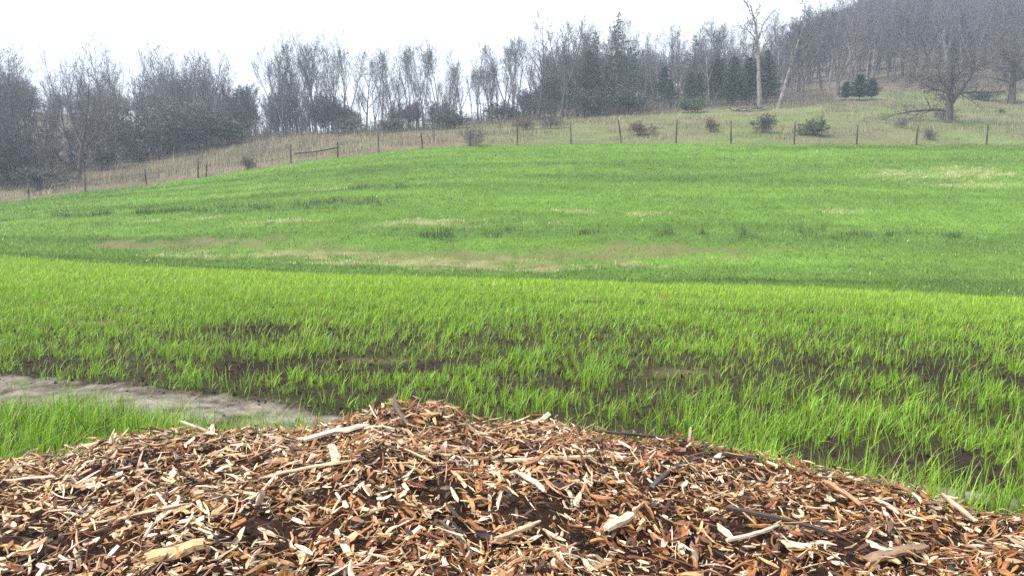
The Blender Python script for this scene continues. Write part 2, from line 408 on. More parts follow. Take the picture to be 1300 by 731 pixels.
def near_density(x, y):
    m = masks(x, y)
    n = fbm(x * 1.5, y * 1.5, 80); n2 = fbm(x * 5, y * 5, 81)
    cl = sstep(.42, .66, n * .45 + n2 * .55)
    patchy = sstep(13, 6.5, y)
    d = (1 - patchy) * (.65 + .35 * cl) + patchy * (.07 + .85 * cl)
    d = d * (1 - np.clip(m['soil'] * (.6 + n2), 0, .88)) * (1 - .72 * m['straw'])
    td = track_d(x, y)
    d = d * np.where(td < 1, .03 + .55 * sstep(.62, 1.0, td) + .3 * sstep(.6, .7, n) + .35 * (x > 1.2), 1.0)
    # lush strip between track and heap
    yc = np.interp(x, TRX, TRY)
    d = np.where((y < yc) & (td > 1) , np.maximum(d, .85), d)
    return np.clip(d, 0, 1)
def grow(n, d0, d1):
    x, y = scatter(n, d0, d1)
    ok = (rng.random(n) < near_density(x, y)) & (y < lip_y(x, y) + 1.0) & (heap_foot(x, y) < rng.random(n))
    return x[ok], y[ok]
def near_cols(x, y, k):
    v = fbm(x * .9, y * .9, 83)
    far_ = sstep(8, 18, y); base = np.stack([.16 + .06 * v + .04 * far_, .30 + .07 * v + .045 * far_, .024 + .006 * v], -1)
    j = rng.normal(1, .27, (k, 1)); hue = rng.normal(0, .022, k)
    c = base * j; c[:, 0] += hue
    yel = rng.random(k) < .07
    c[yel] = np.array([.30, .27, .10]) * rng.uniform(.7, 1.2, (yel.sum(), 1))
    return np.clip(c, .005, 1)
Vs, Fs, Cs, base = [], [], [], 0
def add(V, F, C):
    global base
    Vs.append(V); Cs.append(C); Fs.extend([f + base for f in F]); base += len(V)
def flush():
    global base
    r = np.concatenate(Vs), list(Fs), np.concatenate(Cs)
    Vs.clear(); Fs.clear(); Cs.clear(); base = 0
    return r
for n, d0, d1, segs, wd in ((125000, 3.2, 8.0, 3, .0046), (165000, 8.0, 14.0, 2, .0072), (170000, 14.0, 26.0, 1, .016)):
    x, y = grow(n, d0, d1)
    k = len(x)
    # pull blades together into tufts
    cell = .11 if d1 < 9 else .16
    tx_ = (np.floor(x / cell) + hash2(np.floor(x / cell), np.floor(y / cell), 90)) * cell
    ty_ = (np.floor(y / cell) + hash2(np.floor(x / cell), np.floor(y / cell), 91)) * cell
    f = np.where(rng.random(k) < (.75 if d1 < 9 else .45), .62 if d1 < 9 else .5, .1); x = x * (1 - f) + tx_ * f; y = y * (1 - f) + ty_ * f
    th = .6 + .8 * hash2(np.floor(x / .3), np.floor(y / .3), 92)
    yc = np.interp(x, TRX, TRY)
    H = np.abs(rng.normal(.092, .042, k)) * th * np.where(y < yc, 1.6, 1) * (.6 + .4 * sstep(.9, 1.6, track_d(x, y)))
    H = H * (.75 + .5 * fbm(x * .6, y * .6, 85)) * np.interp(y, [3, 6, 9, 24], [1.0, .95, .75, .75])
    P = np.stack([x, y, ground(x, y) - .01], -1)
    add(*blades(P, H + .03, wd * rng.uniform(.7, 1.3, k), np.abs(rng.normal(.38, .36, k)), rng.uniform(0, 6.283, k), near_cols(x, y, k), segs))
V, F, C = flush()
link('cover_crop', build_mesh('cover_crop', V, F, C), M_GRASS, kind='stuff', label='bright green young cover crop on the near terrace', cat='grass')

n = 330000
x, y = scatter(n, 19, 61)
m = masks(x, y); ed = edge_y(x, y); lip = lip_y(x, y)
keep = (y > lip - .3) & (y < ed + rng.normal(0, .35, n)) & (rng.random(n) < (1 - .85 * m['bare']) * (.55 + .9 * (fbm(x * 1.2, y * 1.2, 100) - .25)))
x, y = x[keep], y[keep]; k = len(x)
m = {a: b[keep] for a, b in m.items()}
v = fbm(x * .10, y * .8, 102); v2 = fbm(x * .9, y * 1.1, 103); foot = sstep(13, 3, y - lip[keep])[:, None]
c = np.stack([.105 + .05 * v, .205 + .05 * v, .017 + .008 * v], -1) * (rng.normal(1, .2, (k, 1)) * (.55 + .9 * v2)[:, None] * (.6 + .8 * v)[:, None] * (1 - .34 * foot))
st = rng.random(k) < m['straw'] * .85 * np.clip(fbm(x * 2.5, y * 2.5, 106) * 2.6 - .6, 0, 1) + .008
c[st] = np.array([.62, .55, .36]) * rng.uniform(.6, 1.15, (st.sum(), 1))
br = (rng.random(k) < m['bare'] * .5) & ~st
c[br] = np.array([.19, .165, .08]) * rng.uniform(.6, 1.2, (br.sum(), 1))
lu = m['lush'] * sstep(.42, .58, fbm(x * 1.1, y * 1.1, 104))
c = c * (1 - .68 * lu[:, None])
H = np.abs(rng.normal(.10, .03, k)) * (1 + 1.9 * lu) * np.where(m['bare'] > .4, .6, 1) * (.7 + .6 * v2)
P = np.stack([x, y, ground(x, y) - .015], -1)
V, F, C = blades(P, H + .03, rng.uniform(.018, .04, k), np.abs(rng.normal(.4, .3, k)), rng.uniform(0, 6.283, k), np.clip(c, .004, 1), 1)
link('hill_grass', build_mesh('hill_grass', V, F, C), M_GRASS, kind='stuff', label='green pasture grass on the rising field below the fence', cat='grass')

# dry weeds and rough grass beyond the fence
n = 230000
x, y = scatter(n, 46, 118, .82)
ed = edge_y(x, y); wd = wood_y(x, y); u = 650 + FPX * x / y
clump = fbm(x * .35, y * .5, 110)
hi = sstep(.40, .62, clump)
keep = (y > ed + rng.normal(.25, .35, n)) & (y < wd + rng.normal(3, 3, n)) & (rng.random(n) < .35 + .75 * hi)
x, y, u, hi, ed, wd = [a[keep] for a in (x, y, u, hi, ed, wd)]; k = len(x)
right = sstep(480, 800, u); rg = rng.random(k)
col = np.empty((k, 3))
brown = np.array([.148, .117, .083]); straw = np.array([.40, .335, .22]); green = np.array([.13, .165, .055]); grey = np.array([.13, .11, .095])
gmask = fbm(x * .16, y * .3, 112)
pg = np.clip(.10 + right * .62 * sstep(.40, .60, gmask), 0, .85)
ps = np.clip(.13 + .28 * sstep(.5, .65, fbm(x * .3, y * .6, 113)) + .5 * sstep(1.6, .1, y - ed), 0, .9)
col[:] = np.where((rg < pg)[:, None], green, np.where((rng.random(k) < ps)[:, None], straw, np.where((rng.random(k) < .25 + .5 * sstep(.4, .6, fbm(x * .22, y * .3, 115)))[:, None], grey, brown)))
bare_strip = ((np.abs(u - 960) < 75) & (np.abs(y - (wd - 4)) < 3.0))
col[bare_strip & (rng.random(k) < .8)] = (.50, .40, .29)
col *= rng.normal(1, .2, (k, 1))
H = np.abs(rng.normal(.42, .16, k)) * (.45 + 1.15 * hi) * (1 - .38 * right) * np.where(rg < pg, .55, 1) * np.where(bare_strip, .4, 1)
H *= .45 + .55 * sstep(0, 2.5, y - ed)
P = np.stack([x, y, ground(x, y) - .03], -1)
V, F, C = blades(P, H + .05, rng.uniform(.012, .035, k) * (1 + (rg < pg)), np.abs(rng.normal(.22, .2, k)), rng.uniform(0, 6.283, k), np.clip(col, .01, 1), 1)
link('dry_weeds', build_mesh('dry_weeds', V, F, C), M_WEED, kind='stuff', label='dry brown weeds and straw between the fence and the wood', cat='weeds')

# crumbs of soil and small clods on the bare ground
n = 42000
x, y = scatter(n, 3.6, 13)
m = masks(x, y); td = track_d(x, y)
keep = rng.random(n) < np.where(td < 1.05, np.where(td > .7, .85, .30), .30 + .6 * m['soil'])
x, y, td = x[keep], y[keep], td[keep]; k = len(x)
r_ = rng.uniform(.005, .02, k) * np.where(td < .9, .6, 1) * np.where(rng.random(k) < .06, 2, 1)
oc = np.array([[1, 0, 0], [0, 1, 0], [-1, 0, 0], [0, -1, 0], [0, 0, 1.0]])
V = oc[None] * r_[:, None, None] * rng.uniform(.5, 1.2, (k, 5, 3)) + np.stack([x, y, ground(x, y) + .002 + .008 * (td < 1)], -1)[:, None]
F = np.array([[0, 1, 4], [1, 2, 4], [2, 3, 4], [3, 0, 4]])[None] + (np.arange(k) * 5)[:, None, None]
c = np.array([.026, .018, .013]) * rng.uniform(.5, 1.7, (k, 1)); lt = (td < .95) & (rng.random(k) < .6); c[lt] = np.array([.17, .145, .12]) * rng.uniform(.5, 1.2, (lt.sum(), 1))
link('soil_crumbs', build_mesh('soil_crumbs', V.reshape(-1, 3), [F.reshape(-1, 3)], np.repeat(c, 5, 0)), M_HUMUS, kind='stuff', label='dark soil crumbs and clods on the bare ground', cat='soil')

# ------------------------------------------------------------------ wood chip heap
CR_U = np.array([-300, -100, 0, 60, 110, 150, 240, 300, 380, 420, 450, 490, 520, 560, 580, 600, 640, 700, 740, 800, 870, 940, 1000, 1100, 1170, 1230, 1260, 1300, 1400, 1600.])
CR_V = np.array([640, 602, 592, 586, 572, 558, 551, 551, 551, 543, 533, 520, 516, 519, 526, 540, 543, 540, 549, 561, 564, 578, 592, 613, 632, 655, 660, 660, 680, 760.])
CR_D = 2.95
cr_p = np.array([at(u, v, CR_D - .55 * (abs(u - 560) / 750) ** 2) for u, v in zip(CR_U, CR_V)])
cr_s = cr_p[:, 0] / cr_p[:, 1]
def heap(x, y):
    s = x / np.maximum(y, .3)
    zc = np.interp(s, cr_s, cr_p[:, 2]); dc = np.interp(s, cr_s, cr_p[:, 1])
    # surface on the camera side of the crest: keeps sinking gently in view, then falls away at the feet
    wob = (fbm(x * 2.1, y * 2.1, 130) - .5) * .16 + (fbm(x * 6, y * 6, 131) - .5) * .05
    peak = .05 * np.exp(-((s + .11) / .07) ** 2)
    d = dc - y
    front = zc + wob * sstep(0, .35, d) + .03 * sstep(0, .5, d) * (1 - sstep(.6, 1.3, d)) - peak * sstep(0, .35, d)
    front = front - .75 * np.maximum(0, (.95 - y)) - .22 * np.maximum(0, np.abs(x) - 1.9)
    back = zc - .85 * np.maximum(0, -d - .03) + wob * .6 * sstep(0, .3, -d)
    z = np.where(d > 0, front, back)
    side = np.maximum(0, np.abs(x) - 2.2)
    return z - .5 * side ** 1.5
def heap_n(x, y, e=.02):
    gx = (heap(x + e, y) - heap(x - e, y)) / (2 * e); gy = (heap(x, y + e) - heap(x, y - e)) / (2 * e)
    n = np.stack([-gx, -gy, np.ones_like(gx)], -1); return n / np.linalg.norm(n, axis=-1, keepdims=True)
def pick(u, v):
    r = ray(u, v); D = np.linspace(.8, 3.6, 3000); t = D / r[1]
    z = CAM_Z + r[2] * t; g = heap(r[0] * t, D)
    hit = z <= g
    k = np.argmax(hit) if hit.any() else np.argmin(z - g)
    return np.array([r[0] * t[k], D[k], g[k]])
DARK = [(690, 655, .10), (945, 682, .09), (735, 690, .08), (1048, 645, .06), (115, 607, .05), (930, 580, .10), (870, 575, .10), (560, 620, .06), (330, 665, .09), (60, 690, .08), (1180, 690, .1), (250, 620, .05), (480, 585, .05), (1090, 700, .09)]
DARKP = [(pick(u, v), r) for u, v, r in DARK]
def dark_mask(x, y):
    m = np.zeros(np.shape(x)); w = (fbm(x * 14, y * 14, 140) - .5) * 1.0
    for p, r in DARKP: m = np.maximum(m, sstep(1.2, .5, np.sqrt(((x - p[0]) / (r * 1.1)) ** 2 + ((y - p[1]) / (r * .9)) ** 2) + w))
    return m

heap_root = link('wood_chip_heap', None, label='long heap of fresh brown wood chips filling the foreground', cat='wood chips')
heap_root.location = (0, 2.2, 0)
hx = np.linspace(-3.6, 3.6, 200); hy = np.linspace(.1, 4.6, 130)
HX, HY = np.meshgrid(hx, hy, indexing='ij')
HZ = np.maximum(heap(HX, HY), -.06) - .012 + (fbm(HX * 30, HY * 30, 150) - .5) * .02
idx = np.arange(HX.size).reshape(HX.shape)
quads = np.stack([idx[:-1, :-1], idx[1:, :-1], idx[1:, 1:], idx[:-1, 1:]], -1).reshape(-1, 4)
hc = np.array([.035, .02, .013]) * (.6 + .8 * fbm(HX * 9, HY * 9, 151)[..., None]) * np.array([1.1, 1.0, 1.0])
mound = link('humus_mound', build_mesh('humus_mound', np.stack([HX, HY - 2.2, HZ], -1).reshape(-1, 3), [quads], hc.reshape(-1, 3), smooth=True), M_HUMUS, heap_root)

def chip_shape(r, n_sec):
    """unit chip along x: sections of 4 corners with uneven, tapering width and thickness, bent and twisted"""
    t = np.linspace(-.5, .5, n_sec)
    w = r.uniform(.75, 1.1, n_sec); w[0] *= r.uniform(.25, .95); w[-1] *= r.uniform(.12, .9)
    th = r.uniform(.7, 1.1, n_sec); th[0] *= r.uniform(.2, .9); th[-1] *= r.uniform(.15, .9)
    off = np.cumsum(r.normal(0, .16, n_sec)) + (r.normal(0, 2.6) * t ** 2 if n_sec == 4 else 0); bend = r.normal(0, .9 if n_sec < 4 else 2.2) * (t ** 2 * 2)
    tw = r.normal(0, .35) * t * 2
    V = np.zeros((n_sec, 4, 3))
    for i in range(n_sec):
        q = np.array([[-.5, -.5], [.5, -.5 + r.uniform(-.15, .15)], [.5, .5 + r.uniform(-.2, .2)], [-.5, .5]]) * [w[i], th[i]]
        c, s = math.cos(tw[i]), math.sin(tw[i])
        V[i, :, 0] = t[i] + r.uniform(-.04, .04, 4)
        V[i, :, 1] = q[:, 0] * c - q[:, 1] * s * .4 + off[i]
        V[i, :, 2] = q[:, 0] * s * .6 + q[:, 1] * c + bend[i]
    F = [[0, 1, 2, 3][::-1]]
    for i in range(n_sec - 1):
        a = i * 4
        for j in range(4): F.append([a + j, a + (j + 1) % 4, a + 4 + (j + 1) % 4, a + 4 + j])
    e = (n_sec - 1) * 4; F.append([e, e + 1, e + 2, e + 3])
    return V.reshape(-1, 3), np.array(F)
def frames(nrm, ang, tilt, roll, rr):
    k = len(nrm)
    ref = np.stack([np.cos(ang), np.sin(ang), np.zeros(k)], -1)
    X = ref - nrm * (ref * nrm).sum(-1, keepdims=True); X /= np.linalg.norm(X, axis=-1, keepdims=True)
    Y = np.cross(nrm, X)
    X2 = X * np.cos(tilt)[:, None] + nrm * np.sin(tilt)[:, None]; Z2 = nrm * np.cos(tilt)[:, None] - X * np.sin(tilt)[:, None]
    Y3 = Y * np.cos(roll)[:, None] + Z2 * np.sin(roll)[:, None]; Z3 = Z2 * np.cos(roll)[:, None] - Y * np.sin(roll)[:, None]
    return np.stack([X2, Y3, Z3], -1)                       # columns
def chip_colours(k, x, y, dm):
    pal = np.array([[.56, .42, .285], [.37, .215, .10], [.27, .115, .036], [.16, .055, .016], [.065, .027, .011], [.025, .015, .010], [.30, .22, .15]])
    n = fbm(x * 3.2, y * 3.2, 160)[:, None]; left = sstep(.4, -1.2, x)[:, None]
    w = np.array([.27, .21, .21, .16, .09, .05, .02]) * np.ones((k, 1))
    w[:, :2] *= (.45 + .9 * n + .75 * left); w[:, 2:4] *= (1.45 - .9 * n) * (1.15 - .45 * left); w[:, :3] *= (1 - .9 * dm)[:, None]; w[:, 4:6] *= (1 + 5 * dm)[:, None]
    w /= w.sum(1, keepdims=True)
    ci = (rng.random((k, 1)) > np.cumsum(w, 1)).sum(1).clip(0, 6)
    c = pal[ci] * rng.normal(1, .2, (k, 1)); c[:, 1] *= rng.normal(1, .06, k); c[:, 2] *= rng.normal(.97, .09, k)
    return np.clip(c, .01, .92)
def chip_layer(n, L0, L1, wr, tr, n_sec, nvar, lift, tiltsd, xr=(-2.7, 2.7), yr=(.75, 3.7), skip_dark=.0):
    r = np.random.default_rng(n)
    # sample evenly over what faces the camera: denser near the crest where it is seen edge-on is not needed
    x = rng.uniform(*xr, n); y = rng.uniform(*yr, n)
    z = heap(x, y); ok = (z > .02) & (np.abs(x) < .78 * y + .75)
    dm = dark_mask(x, y); ok &= rng.random(n) > dm * skip_dark
    x, y, z, dm = x[ok], y[ok], z[ok], dm[ok]; k = len(x)
    nrm = heap_n(x, y)
    flow = (fbm(x * 1.4, y * 1.4, 170) - .5) * 5.0
    R = frames(nrm, flow + rng.normal(0, 1.1, k), rng.normal(0, tiltsd, k), rng.normal(0, .6, k), r)
    L = L0 + (L1 - L0) * rng.random(k) ** 1.8
    Wd = L * rng.uniform(*wr, k); Th = np.maximum(Wd * rng.uniform(*tr, k), .0018)
    c = chip_colours(k, x, y, dm)
    P = np.stack([x, y - 2.2, z], -1) + nrm * (rng.random(k) * lift[1] + lift[0])[:, None]
    var = rng.integers(0, nvar, k)
    outV, outC, outG, outF, b = [], [], [], [], 0
    for v in range(nvar):
        SV, SF = chip_shape(r, n_sec); s = np.where(var == v)[0]
        if not len(s): continue
        loc = SV[None] * np.stack([L[s], Wd[s], Th[s]], -1)[:, None]
        wv = np.einsum('kij,kvj->kvi', R[s], loc) + P[s][:, None]
        outV.append(wv.reshape(-1, 3)); outC.append(np.repeat(c[s], len(SV), 0))
        outG.append((loc + rng.uniform(0, 5, (len(s), 1, 3))).reshape(-1, 3))
        outF.append((SF[None] + (np.arange(len(s)) * len(SV))[:, None, None] + b).reshape(-1, 4)); b += len(s) * len(SV)
    return np.concatenate(outV), np.concatenate(outF), np.concatenate(outC), np.concatenate(outG)
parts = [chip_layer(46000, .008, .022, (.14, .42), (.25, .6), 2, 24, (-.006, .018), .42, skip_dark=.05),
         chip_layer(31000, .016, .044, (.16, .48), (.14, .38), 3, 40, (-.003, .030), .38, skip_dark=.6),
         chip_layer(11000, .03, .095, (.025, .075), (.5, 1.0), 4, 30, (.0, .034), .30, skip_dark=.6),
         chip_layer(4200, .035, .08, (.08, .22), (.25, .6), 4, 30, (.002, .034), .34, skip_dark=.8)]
b = 0; V, F, C, G = [], [], [], []
for v_, f_, c_, g_ in parts:
    V.append(v_); F.append(f_ + b); C.append(c_); G.append(g_); b += len(v_)
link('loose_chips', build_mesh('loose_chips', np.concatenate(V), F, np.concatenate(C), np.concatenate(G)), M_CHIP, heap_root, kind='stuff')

# the 300 chips that show largest, each its own piece
chip_meshes = []
for i in range(24):
    r = np.random.default_rng(500 + i); SV, SF = chip_shape(r, 5)
    L = 1.0; SV = SV * [1, r.uniform(.16, .34), r.uniform(.05, .11)]
    chip_meshes.append(build_mesh('wood_chip', SV, [SF], None, SV * .09 + r.uniform(0, 5, 3)))
    chip_meshes[-1].materials.append(M_WOODOBJ)
cu = rng.uniform(-20, 1320, 900); cv = 520 + 215 * rng.random(900) ** .8
made = 0
for u, v in zip(cu, cv):
    if made >= 300: break
    if v < np.interp(u, CR_U, CR_V) + 8: continue
    p = pick(u, v)
    if dark_mask(p[:1], p[1:2])[0] > .5 and rng.random() < .8: continue
    nrm = heap_n(p[:1], p[1:2])
    R = frames(nrm, rng.uniform(0, 6.28, 1), rng.normal(0, .2, 1), rng.normal(0, .5, 1), None)[0]
    L = .036 + .042 * rng.random() ** 1.6
    o = link('wood_chip', chip_meshes[made % 24], None, heap_root)
    M = Matrix(((*R[0], 0), (*R[1], 0), (*R[2], 0), (0, 0, 0, 1)))
    pos = p + nrm[0] * .017
    o.matrix_local = Matrix.Translation((pos[0], pos[1] - 2.2, pos[2])) @ M @ Matrix.Diagonal((L, L * rng.uniform(.8, 1.2), L, 1))
    c = chip_colours(1, p[:1], p[1:2], np.zeros(1))[0]
    if rng.random() < .25: c = np.array([.60, .47, .33]) * rng.uniform(.8, 1.1)
    o.color = (*c, 1); made += 1

# dark humus clods
def clod_mesh(seed, r):
    rr = np.random.default_rng(seed); n1, n2 = 9, 6
    V = [[0, 0, -.5]]
    for i in range(1, n2):
        ph = math.pi * i / n2
        for j in range(n1):
            a = 2 * math.pi * j / n1; k = rr.uniform(.65, 1.15)
            V.append([math.sin(ph) * math.cos(a) * k, math.sin(ph) * math.sin(a) * k, -.5 * math.cos(ph) * rr.uniform(.7, 1.2)])
    V.append([0, 0, .5]); V = np.array(V) * r
    T = [[0, 1 + (j + 1) % n1, 1 + j] for j in range(n1)]; Q = []
    for i in range(n2 - 2):
        for j in range(n1): Q.append([1 + i * n1 + j, 1 + i * n1 + (j + 1) % n1, 1 + (i + 1) * n1 + (j + 1) % n1, 1 + (i + 1) * n1 + j])
    l = 1 + (n2 - 2) * n1; T += [[l + j, l + (j + 1) % n1, len(V) - 1] for j in range(n1)]
    return build_mesh('dark_clod', V, [np.array(T), np.array(Q)], np.tile([.030, .020, .014], (len(V), 1)), smooth=False)
ci = 0
for p, r in DARKP:
    for q in range(4):
        a, d = rng.uniform(0, 6.28), r * rng.random() ** .5 * 1.1
        x_, y_ = p[0] + math.cos(a) * d * 1.3, p[1] + math.sin(a) * d
        o = link('dark_clod', clod_mesh(900 + ci, rng.uniform(.007, .018)), M_HUMUS, heap_root); ci += 1
        o.location = (x_, y_ - 2.2, float(heap(np.array(x_), np.array(y_))) + .012)

# named sticks and chunks lying on the heap, from one pixel to another
def shard(name, a, b, w_px, colour, label, cat, lift=(.02, .02), flat=.45, n_sec=7, bend=.06, tip=(.6, .5), seed=0, bark=None, fork=None):
    pa = pick(*a) if lift[0] is not None else None
    A = pick(*a) + np.array([0, 0, lift[0]]); B = pick(*b)
    if len(lift) > 2:                                       # far end stands clear of the heap at the first end's depth
        B = at(b[0], b[1], A[1] + lift[2])
    else: B = B + np.array([0, 0, lift[1]])
    D = (A[1] + B[1]) / 2; w = w_px / FPX * D
    ax = B - A; L = np.linalg.norm(ax); ax /= L
    up = np.array([0, 0, 1.0]); side = np.cross(up, ax); side /= np.linalg.norm(side) + 1e-9; up = np.cross(ax, side)
    r = np.random.default_rng(seed + 2000); V = []; ns = 8
    for i in range(n_sec):
        t = i / (n_sec - 1); k = 1.0
        k *= tip[0] + (1 - tip[0]) * min(1, t / .18); k *= tip[1] + (1 - tip[1]) * min(1, (1 - t) / .2)
        o_s = math.sin(t * math.pi) * bend * L + r.normal(0, .06) * w; o_u = math.sin(t * math.pi) * abs(bend) * .3 * L + r.normal(0, .05) * w
        for j in range(ns):
            an = 2 * math.pi * j / ns + .3; rr = k * r.uniform(.86, 1.12) * .5 * w
            c_, s_ = math.cos(an), math.sin(an)
            pw = .55
            V.append(ax * (t * L + r.uniform(-.06, .06) * w * (i in (0, n_sec - 1)) * 4) + side * (o_s + rr * math.copysign(abs(c_) ** pw, c_)) + up * (o_u + rr * flat * math.copysign(abs(s_) ** pw, s_)))
    V = np.array(V); Q = []
    for i in range(n_sec - 1):
        for j in range(ns): Q.append([i * ns + j, i * ns + (j + 1) % ns, (i + 1) * ns + (j + 1) % ns, (i + 1) * ns + j])
    T = [[0, j + 1, j] for j in range(1, ns - 1)] + [[(n_sec - 1) * ns, (n_sec - 1) * ns + j, (n_sec - 1) * ns + j + 1] for j in range(1, ns - 1)]
    g = np.stack([V @ ax, V @ side, V @ up], -1) + r.uniform(0, 4, 3)
    if bark is None:
        o = link(name, build_mesh(name, V, [np.array(Q), np.array(T)], None, g), M_WOODOBJ, None, label, cat)
        o.location = A; o.color = (*[q * F_ for q in colour], 1); return o
    root = link(name, None, label=label, cat=cat); root.location = A
    Q = np.array(Q); under = np.array([(V[q] @ up).mean() < -.12 * w * flat for q in Q])
    o1 = link('split_face', build_mesh('split_face', V, [Q[~under], np.array(T)], None, g), M_WOODOBJ, root); o1.color = (*[q * F_ for q in colour], 1)
    o2 = link('bark', build_mesh('bark', V + up * -.0005, [Q[under]], None, g), M_WOODOBJ, root); o2.color = (*[q * F_ for q in bark], 1)
    return root
F_ = .68
PALE, CREAM, TAN, RUST, BRN, BLK, GRY = (.74, .60, .45), (.62, .51, .4), (.52, .36, .2), (.34, .15, .06), (.15, .08, .045), (.035, .025, .02), (.42, .36, .3)
shard('wood_chunk', (186, 722), (258, 704), 24, (.60, .40, .19), 'thick yellow split wood chunk at the bottom left of the heap', 'wood chunk', (.028, .028), .55, bend=0, tip=(.85, .8), seed=1, bark=BRN)
shard('split_wood', (384, 568), (468, 549), 13, (.60, .49, .38), 'long flat whitish split piece left of the heap peak', 'split wood', (.03, .03), .4, bend=.01, seed=2, bark=GRY)
shard('stick', (642, 594), (750, 589), 9, (.66, .53, .38), 'long pale stick lying level on the middle of the heap', 'stick', (.025, .025), .6, bend=-.03, seed=3)
shard('wood_stub', (678, 542), (698, 525), 9, PALE, 'short pale stub sticking up over the heap crest', 'wood stub', (.01, 0, -.02), .8, 5, 0, (.9, .9), 4)
shard('splinter', (656, 611), (692, 634), 9, CREAM, 'pale diagonal splinter below the long level stick', 'splinter', (.03, .025), .5, bend=.04, seed=5)
shard('twig', (270, 553), (229, 534), 4, (.5, .42, .34), 'thin pale twig poking up over the crest on the left', 'twig', (.01, 0, .03), .9, 6, .04, (1, .5), 6)
shard('dark_stick', (922, 655), (1068, 690), 8, (.06, .04, .03), 'long dark wet stick slanting down on the right of the heap', 'stick', (.025, .02), .8, 9, .04, (.8, .4), 7)
shard('charred_stick', (828, 627), (892, 589), 8, (.07, .055, .05), 'blackish forked stick right of the heap middle', 'stick', (.025, .025), .7, 8, .05, (.8, .5), 8)
shard('bark_slab', (1102, 722), (1174, 706), 20, (.28, .17, .10), 'broad brown bark slab at the bottom right of the heap', 'bark slab', (.025, .03), .35, bend=.02, tip=(.7, .6), seed=9)
shard('wood_chunk', (770, 683), (800, 666), 15, (.66, .53, .37), 'blocky cream chunk right of the dark humus patch', 'wood chunk', (.03, .03), .6, 5, 0, (.8, .9), 10)
shard('wood_chip_large', (327, 648), (332, 624), 12, CREAM, 'whitish chip standing upright in the lower left heap', 'wood chip', (.015, 0, -.01), .4, 5, 0, (.7, .6), 11)
shard('bent_stick', (922, 699), (988, 679), 6, (.6, .48, .36), 'thin pale bent stick under the long dark stick', 'stick', (.03, .03), .8, 9, -.07, (.9, .5), 12)
shard('dark_twig', (755, 553), (858, 563), 4, (.05, .035, .03), 'thin black twig lying along the crest right of the pale stub', 'twig', (.02, .02), .9, 9, -.03, (.7, .4), 13)
shard('long_splinter', (330, 619), (452, 596), 7, (.58, .42, .26), 'long tan splinter below the whitish split piece', 'splinter', (.03, .03), .5, 9, .03, (.6, .4), 14)
shard('bent_stick', (628, 698), (686, 675), 7, (.52, .38, .24), 'tan bent stick near the bottom middle of the heap', 'stick', (.03, .03), .8, 9, -.08, (.8, .5), 15)
shard('dark_twig', (559, 674), (601, 720), 5, (.1, .07, .05), 'thin dark twig pointing down at the bottom middle', 'twig', (.03, .03), .8, 7, .03, (.8, .4), 16)
shard('bark_piece', (124, 610), (138, 586), 17, (.27, .15, .09), 'reddish brown bark piece upright on the left of the heap', 'bark piece', (.01, 0, .0), .4, 5, .02, (.8, .7), 17)
shard('upright_chip', (441, 553), (443, 523), 6, (.40, .17, .06), 'orange brown chip standing upright left of the heap peak', 'wood chip', (.01, 0, .0), .5, 5, .02, (.9, .7), 18)
shard('leaning_stick', (1240, 670), (1197, 630), 7, (.55, .42, .28), 'pale stick slanting over the crest at the far right', 'stick', (.02, .03), .6, 7, .03, (.8, .6), 19)
shard('gnarled_stick', (520, 548), (502, 516), 5, (.13, .085, .06), 'grey brown gnarled stick standing in the heap peak', 'stick', (.02, .05), .9, 7, .08, (.8, .7), 20)
shard('upright_splinter', (528, 527), (533, 507), 3, (.6, .45, .33), 'needle thin splinter standing on top of the heap peak', 'splinter', (.0, 0, .0), .8, 4, .0, (1, .3), 21)
shard('rust_splinter', (538, 524), (558, 512), 5, (.42, .17, .06), 'rust coloured splinter jutting from the right of the heap peak', 'splinter', (.01, 0, .0), .6, 5, .02, (1, .5), 22)
shard('pale_block', (421, 577), (426, 598), 13, (.55, .45, .34), 'whitish block chip left of centre under the long split piece', 'wood chip', (.03, .03), .5, 5, .02, (.8, .7), 23)
shard('weathered_splinter', (6, 618), (92, 611), 8, (.6, .46, .32), 'pale splinter lying level at the left edge of the heap', 'splinter', (.022, .022), .3, 8, .006, (.3, .2), 24)
shard('curved_shaving', (150, 668), (240, 648), 8, (.62, .47, .31), 'pale curved shaving lower left above the yellow chunk', 'shaving', (.022, .022), .25, 9, .02, (.3, .2), 25)
shard('dark_bark_stick', (905, 579), (962, 590), 10, (.04, .03, .025), 'thick black bark strip on the crest right of centre', 'bark strip', (.015, .02), .5, 7, .02, (.7, .5), 26)
shard('orange_plank', (1040, 615), (1092, 652), 8, (.48, .27, .12), 'orange split strip slanting on the right of the heap', 'split strip', (.03, .03), .4, 7, .02, (.5, .6), 27)
shard('pale_splinter', (1108, 642), (1140, 662), 8, (.72, .55, .38), 'pale splinter slanting on the right slope of the heap', 'splinter', (.03, .03), .4, 6, .02, (.5, .5), 28)
shard('pointed_chip', (874, 562), (877, 543), 8, (.62, .5, .38), 'single pale chip standing up on the crest right of centre', 'wood chip', (.0, 0, .0), .4, 4, .0, (.9, .6), 29)

